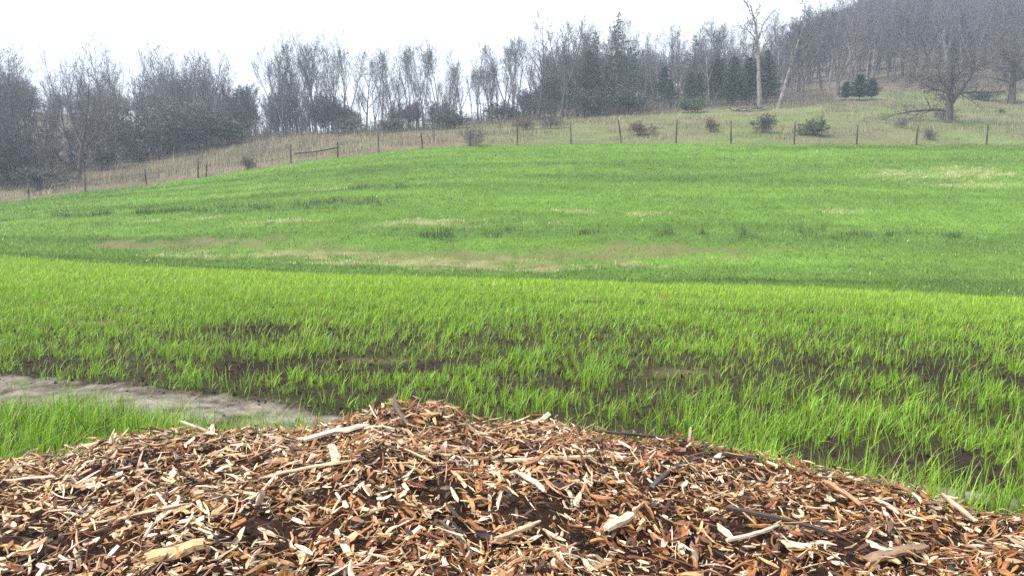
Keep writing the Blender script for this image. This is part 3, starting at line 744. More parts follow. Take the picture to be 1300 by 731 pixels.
# ------------------------------------------------------------------ trees
def tube(segs, sides):
    """segs: arrays p0,p1,r0,r1 -> tapered prisms"""
    p0, p1, r0, r1 = segs; n = len(p0)
    d = p1 - p0; d /= np.linalg.norm(d, axis=1, keepdims=True) + 1e-9
    ref = np.where(np.abs(d[:, 2:3]) > .9, np.array([[1., 0, 0]]), np.array([[0, 0, 1.]]))
    s = np.cross(d, ref); s /= np.linalg.norm(s, axis=1, keepdims=True) + 1e-9; t = np.cross(d, s)
    a = np.arange(sides) * 2 * math.pi / sides
    ring = s[:, None] * np.cos(a)[None, :, None] + t[:, None] * np.sin(a)[None, :, None]
    V = np.concatenate([p0[:, None] + ring * r0[:, None, None], p1[:, None] + ring * r1[:, None, None]], 1)
    j = np.arange(sides); q = np.stack([j, (j + 1) % sides, sides + (j + 1) % sides, sides + j], -1)
    F = (q[None] + (np.arange(n) * 2 * sides)[:, None, None]).reshape(-1, 4)
    return V.reshape(-1, 3), F
class Tree:
    def __init__(s, seed): s.r = random.Random(seed); s.seg = {}
    def add(s, lv, p, q, a, b): s.seg.setdefault(lv, []).append((p, q, a, b))
    def branch(s, p, d, L, rad, lv, cfg):
        c = cfg[lv]; n = c['n']; pts = [(p, d, rad)]
        for i in range(n):
            w = c['wob']
            d = (d + Vector((s.r.gauss(0, w), s.r.gauss(0, w), s.r.gauss(0, w) + c.get('up', 0)))).normalized()
            q = p + d * (L / n); t = (i + 1) / n; r2 = max(rad * (1 - t * c.get('tap', .8)), .004)
            s.add(lv, p, q, pts[-1][2], r2); p = q; pts.append((p, d, r2))
        if lv + 1 not in cfg: return
        k = cfg[lv + 1]; cnt = max(1, int(round(k['count'] * s.r.uniform(.75, 1.25))))
        a0 = s.r.uniform(0, 6.28)
        for i in range(cnt):
            f = k['from'] + (k.get('to', 1.0) - k['from']) * (i + s.r.random() * .8) / cnt
            x = f * n; j = min(int(x), n - 1); fr = x - j
            b = pts[j][0].lerp(pts[j + 1][0], fr); bd = pts[j + 1][1]; br = pts[j][2] * (1 - fr) + pts[j + 1][2] * fr
            a = a0 + i * 2.4 + s.r.gauss(0, .5); ang = math.radians(s.r.gauss(k['ang'], k.get('angsd', 10)))
            e = bd.orthogonal().normalized(); e2 = bd.cross(e); o = e * math.cos(a) + e2 * math.sin(a)
            cd = (bd * math.cos(ang) + o * math.sin(ang)).normalized()
            cl = L * k['len'] * s.r.uniform(.7, 1.25) * (1 - k.get('fall', .5) * (f - k['from']) / (1.001 - k['from']))
            s.branch(b, cd, cl, max(min(br * k.get('rr', .6), cl * .03), .006), lv + 1, cfg)
    def mesh(s, name, levels, sides, rmin=0.0):
        L = [x for l in levels for x in s.seg.get(l, [])]
        p0 = np.array([x[0][:] for x in L]); p1 = np.array([x[1][:] for x in L])
        V, F = tube((p0, p1, np.maximum([x[2] for x in L], rmin), np.maximum([x[3] for x in L], rmin * .6)), sides)
        return build_mesh(name, V, [F], smooth=sides > 4)
def forest_cfg(start, spread, up, n1=11, dens=1.0):
    return {0: dict(n=9, wob=.055, up=.05, tap=.92),
            1: dict(n=7, wob=.11, up=up, count=n1, ang=spread, **{'from': start}, len=.46, fall=.62, rr=.62, tap=.88),
            2: dict(n=4, wob=.13, up=.10, count=6.5 * dens, ang=34, **{'from': .15}, len=.55, fall=.55, rr=.6, tap=.88),
            3: dict(n=3, wob=.15, up=.08, count=4.6 * dens, ang=34, **{'from': .12}, len=.6, fall=.5, rr=.6, tap=.85),
            4: dict(n=1, wob=.2, up=.08, count=3.4 * dens, ang=32, **{'from': .1}, len=.62, fall=.3, rr=.7, tap=.8)}
H0 = 12.0
kinds = {}
def make_kind(key, seed, cfg, rad, bark, twig, h=H0, leaders=1, rmin=.0115, each_limb=False):
    T = Tree(seed); rt = random.Random(seed + 5)
    if leaders == 1: T.branch(Vector((0, 0, -.3)), Vector((rt.gauss(0, .04), rt.gauss(0, .04), 1)).normalized(), h, rad, 0, cfg)
    else:
        fz = h * rt.uniform(.12, .3)
        T.add(0, Vector((0, 0, -.3)), Vector((0, 0, fz)), rad * 1.15, rad)
        for i in range(leaders):
            a = rt.uniform(0, 1) + i * 2 * math.pi / leaders
            T.branch(Vector((0, 0, fz - .05)), Vector((math.cos(a) * .32, math.sin(a) * .32, 1)).normalized(), (h - fz) * rt.uniform(.88, 1.0), rad * .7, 0, cfg)
    a = T.mesh('trunk', [0], 7); a.materials.append(bark)
    if each_limb:
        n1_ = cfg[1]['n']; allseg = T.seg[1]; limbs = []
        for q in range(0, len(allseg), n1_):
            T.seg['one'] = allseg[q:q + n1_]; l_ = T.mesh('limb', ['one'], 6, .012); l_.materials.append(bark); limbs.append(('limb', l_))
    else:
        b_ = T.mesh('limbs', [1], 5, .012); b_.materials.append(bark); limbs = [('limbs', b_)]
    c_ = T.mesh('crown', [2, 3, 4], 3, rmin); c_.materials.append(twig)
    kinds[key] = dict(parts=[('trunk', a)] + limbs + [('crown', c_)], h=h)
for i in range(5): make_kind('slim%d' % i, 10 + i, forest_cfg(.24 + .05 * i, 27 + 2 * i, .12, 11, .76), .16, M_BARK_GREY, M_TWIG_GREY, leaders=1 if i < 3 else 2)
for i in range(5): make_kind('wide%d' % i, 30 + i, forest_cfg(.16 + .03 * i, 43, .07, 13, .76), .19, M_BARK_BROWN, M_TWIG_GREY if i % 2 else M_TWIG_RED, h=11, leaders=1 + i % 3)
for i in range(3): make_kind('brushy%d' % i, 50 + i, forest_cfg(.08, 50, .07, 14, 1.1), .10, M_BARK_BROWN, M_TWIG_RED if i else M_TWIG_GREY, h=8, leaders=3)
def put_tree(key, x, y, h, label, group=None, name='bare_tree', cat='tree', lean=None, wide=1.0):
    k = kinds[key]; z = float(ground(np.array(x), np.array(y)))
    r = link(name, None, label=label, cat=cat, group=group)
    r.location = (x, y, z - .05); s = h / k['h']; r.scale = (s * wide, s * wide, s)
    r.rotation_euler = (lean[0] if lean else random.gauss(0, .03), lean[1] if lean else random.gauss(0, .03), random.uniform(0, 6.28))
    trunk_ = None
    for nm, me_ in k['parts']:
        o_ = link(nm, me_, None, trunk_ if nm == 'limb' else r, kind='stuff' if nm in ('limbs', 'stems', 'branches') else None)
        if nm == 'trunk': trunk_ = o_
    return r
SKY_U = [-200, -50, 0, 30, 60, 100, 150, 190, 235, 290, 318, 338, 346, 358, 380, 430, 455, 480, 520, 560, 600, 620, 640, 690, 730, 780, 820, 860, 900, 950, 990, 1020, 1060, 1100, 1500]
SKY_V = [20, 50, 52, 40, 68, 70, 62, 72, 46, 52, 80, 110, 92, 52, 48, 48, 66, 62, 52, 52, 68, 66, 50, 28, 28, 22, 30, 32, 26, 30, 22, 2, -20, -60, -200]
def fit_height(u, x, y, jitter):
    z = float(ground(np.array(x), np.array(y))); vt = np.interp(u, SKY_U, SKY_V) + jitter
    top = at(u, vt, y)[2]; return top - z
placed = []
CROWD = []; LOOK = {'slim': 'slim', 'wide': 'broad', 'brus': '', 'ceda': 'bushy', 'fir0': 'pointed', 'fir1': 'pointed'}
SPOTS = [(-999, 30, 'at the left picture edge'), (30, 85, 'left of the reddish tree'), (85, 150, 'behind the reddish tree'), (150, 225, 'above the third fence post'),
         (225, 290, 'above the paired fence posts'), (290, 345, 'beside the sky gap'), (345, 400, 'behind the left gate post'), (400, 460, 'behind the right gate post'),
         (460, 520, 'just right of the gate'), (520, 575, 'behind the leaning sapling'), (575, 640, 'above the fallen log'), (640, 700, 'behind the big fan tree'),
         (700, 765, 'left of the spire conifer'), (765, 830, 'around the spire conifer'), (830, 920, 'right of the spire conifer'), (920, 978, 'behind the straight dead tree'),
         (978, 1040, 'behind the leaning dead tree'), (1040, 1110, 'above the low cedar clump'), (1110, 1165, 'left above the spreading tree'), (1165, 1245, 'above the spreading tree'),
         (1245, 1280, 'above the right spreading tree'), (1280, 1325, 'at the right picture edge'), (1325, 9999, 'past the right picture edge')]
ORD = ['leftmost'] + [w_ + ' from left' for w_ in 'second third fourth fifth sixth seventh eighth ninth tenth eleventh twelfth thirteenth fourteenth fifteenth sixteenth'.split()]
def label_crowd():
    d = {}
    for lab, look, u, o in CROWD:
        sp = next(t for a, b, t in SPOTS if a <= u < b)
        d.setdefault((look + ' ' + lab).strip() + ' ' + sp, []).append((u, o))
    for lab, lst in d.items():
        lst.sort(key=lambda t: t[0])
        for i, (u, o) in enumerate(lst):
            o['label'] = lab if len(lst) == 1 else lab + ' ' + (ORD[i] if i < len(lst) - 1 and i < len(ORD) else 'rightmost' if i == len(lst) - 1 else 'farther right')
def free(x, y, gap):
    return all((x - a) ** 2 + (y - b) ** 2 > gap * gap for a, b in placed)
def forest(n, u0, u1, d_off, keys, hmin, hmax, label, group, gap=1.6, jit=(0, 40), name='bare_tree', wide=(.8, 1.1), dpow=1.0):
    c = 0
    for _ in range(n * 6):
        if c >= n: break
        u = random.uniform(u0, u1); wd_ = float(np.interp(u, WOOD_U, WOOD_D))
        D = wd_ + d_off[0] + (d_off[1] - d_off[0]) * random.random() ** dpow
        x = (u - 650) / FPX * D
        if not free(x, D, gap): continue
        h = fit_height(u, x, D, random.uniform(*jit))
        if h < hmin: continue
        placed.append((x, D)); c += 1
        key = random.choice(keys)
        o = put_tree(key, x, D, min(h, random.uniform(.85, 1.0) * hmax), label, group, name, wide=random.uniform(*wide))
        CROWD.append((label, LOOK.get(key[:4], ''), u, o))
SL = ['slim%d' % i for i in range(5)]; WI = ['wide%d' % i for i in range(5)]; BR = ['brushy%d' % i for i in range(3)]

# trees one can single out
def single(key, u, D, vtop, label, **kw):
    x = (u - 650) / FPX * D; placed.append((x, D)); z = float(ground(np.array(x), np.array(D)))
    return put_tree(key, x, D, at(u, vtop, D)[2] - z, label, **kw)
make_kind('lone', 92, forest_cfg(.14, 50, .05, 15, .86), .22, M_BARK_BROWN, M_TWIG_RED, h=10)
single('lone', 105, 59.5, 96, 'reddish brown bare tree standing in front of the left wood beside a fence post', wide=1.0)
ridge = [(363, 84, 58, 'slim3', 'forked bare tree first to the right of the sky gap'), (374, 87, 52, 'slim0', 'slim bare tree second to the right of the sky gap'),
         (388, 85, 56, 'slim4', 'forked tall tree third to the right of the sky gap'), (399, 86, 46, 'slim1', 'straight tall bare tree fourth right of the sky gap'),
         (405, 90, 50, 'slim2', 'thin bare tree behind the straight tall one above the gate'), (427, 85, 50, 'slim0', 'dark trunked bare tree above the gate rail right end'),
         (441, 88, 56, 'slim1', 'slim bare tree just right of the dark trunk above the gate'), (449, 86, 62, 'slim4', 'last tall tree of the first ridge clump'),
         (468, 86, 72, 'wide3', 'fan shaped bare tree starting the second ridge clump'), (479, 85, 74, 'slim3', 'bare tree right beside the fan shaped one on the ridge'),
         (503, 85, 64, 'slim2', 'vine clad bare tree in the middle of the ridge row'), (509, 89, 66, 'slim0', 'slim bare tree right against the vine clad one'),
         (533, 86, 62, 'slim4', 'forked tree above the leaning dead sapling'), (558, 85, 50, 'slim3', 'tall tree forking in a wide V on the ridge'),
         (573, 88, 82, 'slim1', 'short bare tree right of the wide V tree'), (590, 86, 78, 'slim2', 'bare tree left of the second sky dip on the ridge'),
         (607, 86, 66, 'slim1', 'slim bare tree in the second sky dip on the ridge'), (622, 87, 62, 'slim1', 'slim bare tree left of the big fan tree'),
         (640, 85, 56, 'slim2', 'thin bare tree before the big fan tree'), (652, 86, 50, 'slim4', 'forked bare tree beside the big fan tree'),
         (683, 83, 24, 'wide0', 'big fan crowned bare tree left of the tall conifer'), (712, 82, 28, 'wide2', 'big bare tree between the fan crowned one and the conifer')]
for u, D, vt, key, lab in ridge: single(key, u, D, vt, lab, group='bare trees along the ridge', wide=.85)
forest(44, 350, 660, (2, 14), SL, 4, 11, 'pole tree behind the ridge', 'pole trees behind the ridge row', .9, (8, 60), wide=(.6, .85))
forest(18, 312, 368, (0, 12), SL + BR, 2.5, 6.5, 'young bare tree under the sky gap', 'young trees in the sky gap', .8, (12, 60), wide=(.7, 1.0))
forest(44, 350, 700, (2, 22), SL, 2.5, 7.5, 'short pole tree behind the ridge', 'short pole trees behind the ridge row', .7, (45, 90), wide=(.55, .85))
forest(10, 572, 628, (0, 12), SL, 3, 9, 'bare tree filling the second sky dip', 'trees in the second sky dip', .8, (4, 35), wide=(.7, .9))
forest(66, 345, 705, (-1, 9), BR, 2, 4.8, 'low brushy sapling along the ridge foot', 'saplings at the ridge foot', .8, (70, 110), 'sapling', (.9, 1.3))
forest(50, -120, 335, (1, 22), WI + SL[:3], 4, 13, 'bare tree in the left wood front', 'front trees of the left wood', 2.0, (18, 95))
forest(44, -120, 350, (-2, 9), BR, 2, 7, 'low brushy sapling of the left wood', 'saplings of the left wood', 1.4, (70, 130), 'sapling', (1.0, 1.4))
forest(46, 640, 985, (2, 30), SL + WI, 5, 14, 'bare tree in the middle wood front', 'trees of the middle wood', 1.8, (0, 75))
forest(76, 985, 1340, (4, 70), WI + SL[:2], 4, 12, 'bare tree low on the hillside', 'trees of the lower right hillside', 2.6, (0, 30), wide=(.95, 1.3))

# the spreading tree at the right with low drooping limbs
def spread_cfg(ang, up, start):
    return {0: dict(n=6, wob=.02, up=.03, tap=.6),
            1: dict(n=8, wob=.13, up=up, count=19, ang=ang, angsd=17, **{'from': start}, len=1.05, fall=.25, rr=.42, tap=.9),
            2: dict(n=5, wob=.17, up=.02, count=13, ang=46, **{'from': .12}, len=.36, fall=.5, rr=.5, tap=.9),
            3: dict(n=3, wob=.18, up=.03, count=8, ang=45, **{'from': .1}, len=.5, fall=.4, rr=.55, tap=.85),
            4: dict(n=1, wob=.2, up=.03, count=3.6, ang=42, **{'from': .1}, len=.55, fall=.3, rr=.7, tap=.8)}
make_kind('spread0', 71, spread_cfg(66, .0, .22), .40, M_BARK_BROWN, M_TWIG_RED, h=4.6, rmin=.010, each_limb=True)
make_kind('spread1', 73, spread_cfg(54, .03, .4), .42, M_BARK_BROWN, M_TWIG_RED, h=4.4, rmin=.010, each_limb=True)
p = solve_ground(1204, 156)
put_tree('spread0', p[0], p[1], 4.8, 'wide spreading dark bare tree with low limbs sweeping the grass at right', name='spreading_tree', lean=(0, 0), wide=1.0)
p = solve_ground(1284, 132)
put_tree('spread1', p[0], p[1], 4.6, 'spreading bare tree at the right edge behind the dark low limbed one', name='spreading_tree', lean=(0, 0))

# dead snags with pale bark
def snag(u, v, vtop, lean_u, label, seed, rad):
    p = solve_ground(u, v); D = p[1]; top = at(u + lean_u, vtop, D); h = top[2] - p[2]
    T = Tree(seed); r = random.Random(seed); d = Vector((top[0] - p[0], 0, h)).normalized()
    cfg = {0: dict(n=10, wob=.035, up=.0, tap=.85),
           1: dict(n=6, wob=.16, up=.10, count=14, ang=42, **{'from': .42}, to=.98, len=.30, fall=.4, rr=.6, tap=.8),
           2: dict(n=4, wob=.2, up=.05, count=6, ang=45, **{'from': .2}, len=.5, rr=.6, tap=.8),
           3: dict(n=2, wob=.2, up=.05, count=5, ang=45, **{'from': .2}, len=.5, rr=.6, tap=.8)}
    T.branch(Vector((0, 0, -.2)), d, h * 1.03, rad, 0, cfg)
    root = link('dead_tree', None, label=label, cat='tree'); root.location = p
    trunk_ = link('trunk', T.mesh('trunk', [0], 9), M_BARK_PALE, root)
    for q in range(0, len(T.seg[1]), 6):
        T.seg['one'] = T.seg[1][q:q + 6]; link('limb', T.mesh('limb', ['one'], 6, .02), M_BARK_PALE if q < 24 else M_BARK_GREY, trunk_)
    link('crown', T.mesh('crown', [2, 3], 4, .018), M_TWIG_GREY, root)
snag(965, 140, 2, 4, 'tall dead tree with pale straight trunk before the middle wood', 301, .27)
snag(987, 138, 20, 38, 'pale dead tree leaning right beside the straight dead trunk', 305, .23)
p = solve_ground(552, 178)
T = Tree(330)
T.branch(Vector((0, 0, -.1)), Vector((-.38, 0, 1)).normalized(), 2.5, .07, 0, {0: dict(n=6, wob=.08, tap=.6), 1: dict(n=4, wob=.2, count=5, ang=50, **{'from': .35}, len=.5, up=.02), 2: dict(n=2, wob=.2, count=4, ang=45, **{'from': .2}, len=.5)})
root = link('dead_sapling', None, label='leaning dead sapling with forked top standing in the brown weeds', cat='sapling'); root.location = p
link('trunk', T.mesh('trunk', [0], 6), M_BARK_PALE, root); link('branches', T.mesh('branches', [1, 2], 4, .012), M_TWIG_GREY, root, kind='stuff')
# fallen log
p0, p1 = solve_ground(610, 157), solve_ground(612, 157); p1 = at(633, 150, p0[1] + .6)
T = Tree(340); v_ = Vector(p1 - p0); T.branch(Vector((0, 0, .12)), v_.normalized(), v_.length, .10, 0, {0: dict(n=5, wob=.03, tap=.5), 1: dict(n=3, wob=.2, count=4, ang=55, **{'from': .5}, len=.3)})
root = link('fallen_log', None, label='pale fallen log lying against the brush at the ridge foot', cat='log'); root.location = p0
link('trunk', T.mesh('trunk', [0], 7), M_BARK_PALE, root); link('limb_stubs', T.mesh('limb_stubs', [1], 5), M_BARK_PALE, root, kind='stuff')
# brush heap at the snags
p = solve_ground(950, 142)
T = Tree(350)
for i in range(26):
    a = random.uniform(-.5, .5) + (math.pi if random.random() < .5 else 0)
    T.branch(Vector((random.uniform(-1.3, 1.3), random.uniform(-.4, .4), random.uniform(.02, .3))), Vector((math.cos(a), math.sin(a), random.uniform(-.05, .25))).normalized(), random.uniform(.8, 1.8), .035, 0, {0: dict(n=3, wob=.15, tap=.7), 1: dict(n=2, wob=.2, count=3, ang=40, **{'from': .3}, len=.4)})
root = link('brush_heap', None, label='low dark heap of fallen branches at the foot of the dead tree', cat='brush heap'); root.location = p
link('branches', T.mesh('branches', [0], 5), M_BARK_BROWN, root, kind='stuff'); link('twigs', T.mesh('twigs', [1], 3, .01), M_TWIG_GREY, root, kind='stuff')

# conifers
def conifer_parts(seed, h, width, dense, cols_, bare_base=.1, droop=-.1):
    r = np.random.default_rng(seed); T = Tree(seed); T.branch(Vector((0, 0, -.2)), Vector((0, 0, 1)), h, h * .017, 0, {0: dict(n=8, wob=.015, tap=.92)})
    V, Fq, Cc = [], [], []; segs = []
    nb = int(95 * dense)
    for i in range(nb):
        f = bare_base + (1 - bare_base) * ((i + r.random()) / nb); z = f * h
        L = width * (1 - f) ** .75 * r.uniform(.35, 1.3) * min(1, .45 + (f - bare_base) * 3.5) + .12
        a = i * 2.4 + r.normal(0, .4); dz = droop + .25 * f + r.normal(0, .08)
        d = np.array([math.cos(a), math.sin(a), dz]); p0_ = np.array([0, 0, z]); p1_ = p0_ + d * L
        segs.append((Vector(p0_), Vector(p1_), .02 + .012 * L, .006))
        nt = int(26 * L * dense + 6)
        t = r.uniform(.18, 1.05, nt); c0 = p0_ + d * (L * t)[:, None] + r.normal(0, .07 + .05 * L, (nt, 3)) * [1, 1, .55]
        s = r.uniform(.10, .24, nt)[:, None]
        dirs = d + r.normal(0, .55, (nt, 3)); dirs /= np.linalg.norm(dirs, axis=1, keepdims=True)
        sd = np.cross(dirs, r.normal(0, 1, (nt, 3))); sd /= np.linalg.norm(sd, axis=1, keepdims=True)
        V.append(np.stack([c0 - sd * s * .28, c0 + sd * s * .28, c0 + dirs * s * 1.4], 1).reshape(-1, 3))
        Cc.append(np.repeat(np.array(cols_) * r.normal(1, .22, (nt, 1)), 3, 0))
    V = np.concatenate(V); F = np.arange(len(V)).reshape(-1, 3)
    T.seg[1] = segs
    a_ = T.mesh('trunk', [0], 7); a_.materials.append(M_BARK_BROWN)
    b_ = T.mesh('branches', [1], 3); b_.materials.append(M_BARK_BROWN)
    c_ = build_mesh('needles', V, [F], np.clip(np.concatenate(Cc), .005, 1)); c_.materials.append(M_NEEDLE)
    return dict(parts=[('trunk', a_), ('branches', b_), ('needles', c_)], h=h)
kinds['fir0'] = conifer_parts(401, 11, 2.1, .75, (.035, .055, .035), .12)
kinds['fir1'] = conifer_parts(402, 10, 1.7, .7, (.04, .06, .04), .15)
kinds['cedar0'] = conifer_parts(403, 6, 1.7, 1.35, (.032, .06, .03), .12, .2)
kinds['cedar1'] = conifer_parts(404, 5, 1.9, 1.3, (.045, .06, .038), .1, .25)
kinds['cedar2'] = conifer_parts(405, 4, 1.6, 1.3, (.018, .042, .020), .16, .15)
single('fir0', 781, 84, 16, 'tallest dark conifer with spire top in the middle wood', name='conifer', lean=(0, 0), wide=1.0)
single('fir1', 752, 85, 38, 'dark conifer left of the tallest spire', name='conifer', lean=(0, 0))
single('fir0', 875, 96, 45, 'dark conifer with pointed top midway between the spire and the dead tree', name='conifer', lean=(0, 0))
single('fir1', 905, 98, 48, 'dark conifer behind the wood left of the dead tree', name='conifer', lean=(0, 0))
single('fir1', 800, 87, 48, 'dark conifer right of the tallest spire', name='conifer', lean=(0, 0))
for u_, v_, D_, t_ in ((1064, 104, 85, 'left'), (1081, 95, 84, 'middle'), (1096, 100, 85, 'right')):
    single('cedar2', u_, D_, v_, t_ + ' cedar of the low dark green clump at the wood edge', name='cedar', lean=(0, 0), wide=1.15, group='low cedar clump')
forest(34, 715, 972, (3, 24), ['cedar0', 'cedar1', 'fir1'], 3, 9.5, 'dark evergreen in the middle wood', 'cedars of the middle wood', 1.5, (38, 85), 'cedar', (.75, 1.05))
forest(14, 1000, 1400, (40, 120), ['cedar0', 'fir1', 'fir0'], 4, 9, 'dark evergreen on the hillside', 'conifers of the right hillside', 2.5, (10, 60), 'conifer', (1.0, 1.3))
forest(6, 180, 330, (2, 14), ['cedar1', 'cedar0'], 3, 5.5, 'grey green cedar low in the left wood', 'cedars of the left wood', 2.0, (90, 120), 'cedar', (1.0, 1.4))

# shrubs
def shrub_kind(key, seed, leaf, nleaf, h=1.6, twig=None):
    T = Tree(seed); r = random.Random(seed)
    cfg = {0: dict(n=4, wob=.14, up=.03, tap=.8), 1: dict(n=3, wob=.16, count=6, ang=35, **{'from': .2}, len=.55, up=.04), 2: dict(n=2, wob=.2, count=5, ang=38, **{'from': .15}, len=.5), 3: dict(n=1, wob=.2, count=3, ang=38, **{'from': .1}, len=.55)}
    for i in range(16):
        a = r.uniform(0, 6.28); k = abs(r.gauss(0, .55))
        T.branch(Vector((math.cos(a) * .15, math.sin(a) * .15, -.05)), Vector((math.cos(a) * k, math.sin(a) * k, 1)).normalized(), h * r.uniform(.7, 1.05), .018, 0, cfg)
    st = T.mesh('stems', [0, 1], 4, .008); st.materials.append(M_BARK_BROWN)
    tw = T.mesh('twigs', [2, 3], 3, .006); tw.materials.append(twig or M_TWIG_GREY)
    parts_ = [('stems', st), ('twigs', tw)]
    if nleaf:
        rr = np.random.default_rng(seed); ends = np.array([x[1][:] for x in T.seg[3] + T.seg[2]])
        c0 = ends[rr.integers(0, len(ends), nleaf)] + rr.normal(0, .05, (nleaf, 3)); s = rr.uniform(.03, .07, (nleaf, 1))
        d1 = rr.normal(0, 1, (nleaf, 3)); d1 /= np.linalg.norm(d1, axis=1, keepdims=True); d2 = np.cross(d1, rr.normal(0, 1, (nleaf, 3))); d2 /= np.linalg.norm(d2, axis=1, keepdims=True)
        V = np.stack([c0 - d1 * s, c0 + d2 * s * .6, c0 + d1 * s, c0 - d2 * s * .6], 1).reshape(-1, 3)
        lf = build_mesh('leaves', V, [np.arange(len(V)).reshape(-1, 4)], np.repeat(np.array(leaf) * rr.normal(1, .2, (nleaf, 1)), 4, 0)); lf.materials.append(M_LEAF)
        parts_.append(('leaves', lf))
    kinds[key] = dict(parts=parts_, h=h)
shrub_kind('shrub_bare', 501, None, 0)
shrub_kind('shrub_green', 502, (.085, .12, .05), 2600)
shrub_kind('shrub_dull', 503, (.085, .092, .065), 1900)
shrub_kind('shrub_brown', 504, (.14, .095, .06), 1200, twig=M_TWIG_RED)
def shrub(key, u, v, px_h, label, wide=1.0, group=None):
    p = solve_ground(u, v); h = px_h / FPX * p[1]
    o = put_tree(key, p[0], p[1], h, label, group, name='shrub', cat='shrub', lean=(random.gauss(0, .1), random.gauss(0, .1)), wide=wide)
    o.scale = (o.scale[0] * random.uniform(.75, 1.35), o.scale[1] * random.uniform(.75, 1.35), o.scale[2]); return o
shrub('shrub_dull', 970, 169, 21, 'dense round grey shrub in the rough grass below the dead trees', 1.1)
shrub('shrub_green', 1038, 173, 22, 'greener leafing shrub right of the round grey one by the fence', 1.2)
shrub('shrub_brown', 905, 168, 16, 'thin brown shrub just left of a fence post in the straw', 1.2)
shrub('shrub_brown', 1181, 178, 14, 'dark brown shrub close to the fence below the spreading tree', .8)
shrub('shrub_dull', 1270, 144, 6, 'tiny dark shrub in the grass at the far right', 1.2)
shrub('shrub_brown', 815, 172, 16, 'brown shrub behind the middle of the straight fence', 1.5)
shrub('shrub_bare', 700, 164, 15, 'wide grey bare shrub above the straw near the middle fence', 2.2)
shrub('shrub_brown', 665, 165, 14, 'brown bare shrub left of the wide grey one', 1.5)
shrub('shrub_green', 878, 143, 18, 'pale green shrub against the dark wood left of the dead tree', 1.8)
shrub('shrub_bare', 597, 186, 24, 'bare grey shrub standing at a fence post on the ridge', 1.0)
shrub('shrub_brown', 315, 214, 14, 'dark bare shrub behind the short post left of the gate', 1.4)
shrub('shrub_dull', 55, 240, 26, 'dusky bramble at the foot of the left wood', 2.0)
shrub('shrub_bare', 1145, 163, 14, 'thin bare shrub left of the spreading tree', .9)
for u, v, h_, w_, lab in ((210, 198, 60, 1.1, 'large blue green leafing bush before the left wood'), (250, 190, 46, 1.2, 'leafing bush right of the large blue green one'), (175, 206, 44, 1.1, 'leafing bush left of the large blue green one'),
                          (20, 236, 44, 1.2, 'big dusky bush at the left picture edge'), (140, 216, 30, 1.3, 'low dusky bush right of the reddish tree'), (300, 182, 30, 1.5, 'low dusky bush at the right end of the left wood'),
                          (640, 156, 20, 2.0, 'low green bush at the ridge foot by the fallen log'), (570, 164, 18, 2.4, 'low dusky bush behind the dead sapling'), (440, 170, 18, 2.6, 'low dusky bush above the gate'), (500, 168, 16, 2.6, 'low dusky bush under the vine clad tree'),
                          (745, 148, 30, 1.6, 'dark bush under the conifer left of the spire'), (800, 146, 30, 1.6, 'dark bush under the tallest conifer'), (1250, 128, 12, 2.5, 'dark bush behind the spreading tree')):
    shrub('shrub_dull', u, v, h_, lab, w_)

label_crowd()
# the far woods, one mass behind the trees one can tell apart
def far_wood(name, key, pts, hs, label):
    k_ = kinds[key]; me_ = build_mesh(name, np.array(pts), [np.zeros((0, 3), int)]) if False else bpy.data.meshes.new(name)
    me_.from_pydata([tuple(p_) for p_ in pts], [], [])
    a = me_.attributes.new('tree_size', 'FLOAT', 'POINT'); a.data.foreach_set('value', np.array(hs, np.float32) / k_['h'])
    a = me_.attributes.new('turn', 'FLOAT_VECTOR', 'POINT'); a.data.foreach_set('vector', np.stack([np.zeros(len(pts)), np.zeros(len(pts)), rng.uniform(0, 6.28, len(pts))], -1).astype(np.float32).ravel())
    o = link(name, me_, None, label=label, cat='wood', kind='stuff')
    src = [c for r_ in bpy.data.objects if r_.type == 'EMPTY' and r_.children for c in r_.children if c.data in [m_ for _, m_ in k_['parts']]][:len(k_['parts'])]
    ng = bpy.data.node_groups.new(name, 'GeometryNodeTree')
    ng.interface.new_socket('Geometry', in_out='INPUT', socket_type='NodeSocketGeometry'); ng.interface.new_socket('Geometry', in_out='OUTPUT', socket_type='NodeSocketGeometry')
    gi, go = ng.nodes.new('NodeGroupInput'), ng.nodes.new('NodeGroupOutput')
    iop = ng.nodes.new('GeometryNodeInstanceOnPoints'); jn = ng.nodes.new('GeometryNodeJoinGeometry')
    for sobj in src:
        oi = ng.nodes.new('GeometryNodeObjectInfo'); oi.transform_space = 'ORIGINAL'; oi.inputs['Object'].default_value = sobj
        ng.links.new(oi.outputs['Geometry'], jn.inputs[0])
    ng.links.new(jn.outputs[0], iop.inputs['Instance']); ng.links.new(gi.outputs[0], iop.inputs['Points'])
    for nm, sock, dt in (('tree_size', 'Scale', 'FLOAT'), ('turn', 'Rotation', 'FLOAT_VECTOR')):
        na = ng.nodes.new('GeometryNodeInputNamedAttribute'); na.data_type = dt; na.inputs['Name'].default_value = nm
        ng.links.new(na.outputs['Attribute'], iop.inputs[sock])
    ng.links.new(iop.outputs[0], go.inputs[0])
    md = o.modifiers.new('trees', 'NODES'); md.node_group = ng
def far_pts(n, u0, u1, d0, d1, hmin, hmax, jit=(10, 60)):
    P, Hh = [], []
    for _ in range(n):
        u = random.uniform(u0, u1); D = math.sqrt(random.uniform(d0 ** 2, d1 ** 2)); x = (u - 650) / FPX * D
        h = min(fit_height(u, x, D, random.uniform(*jit)), random.uniform(.75, 1.0) * hmax)
        if h > hmin: P.append((x, D, float(ground(np.array(x), np.array(D))) - .1)); Hh.append(h)
    return P, Hh
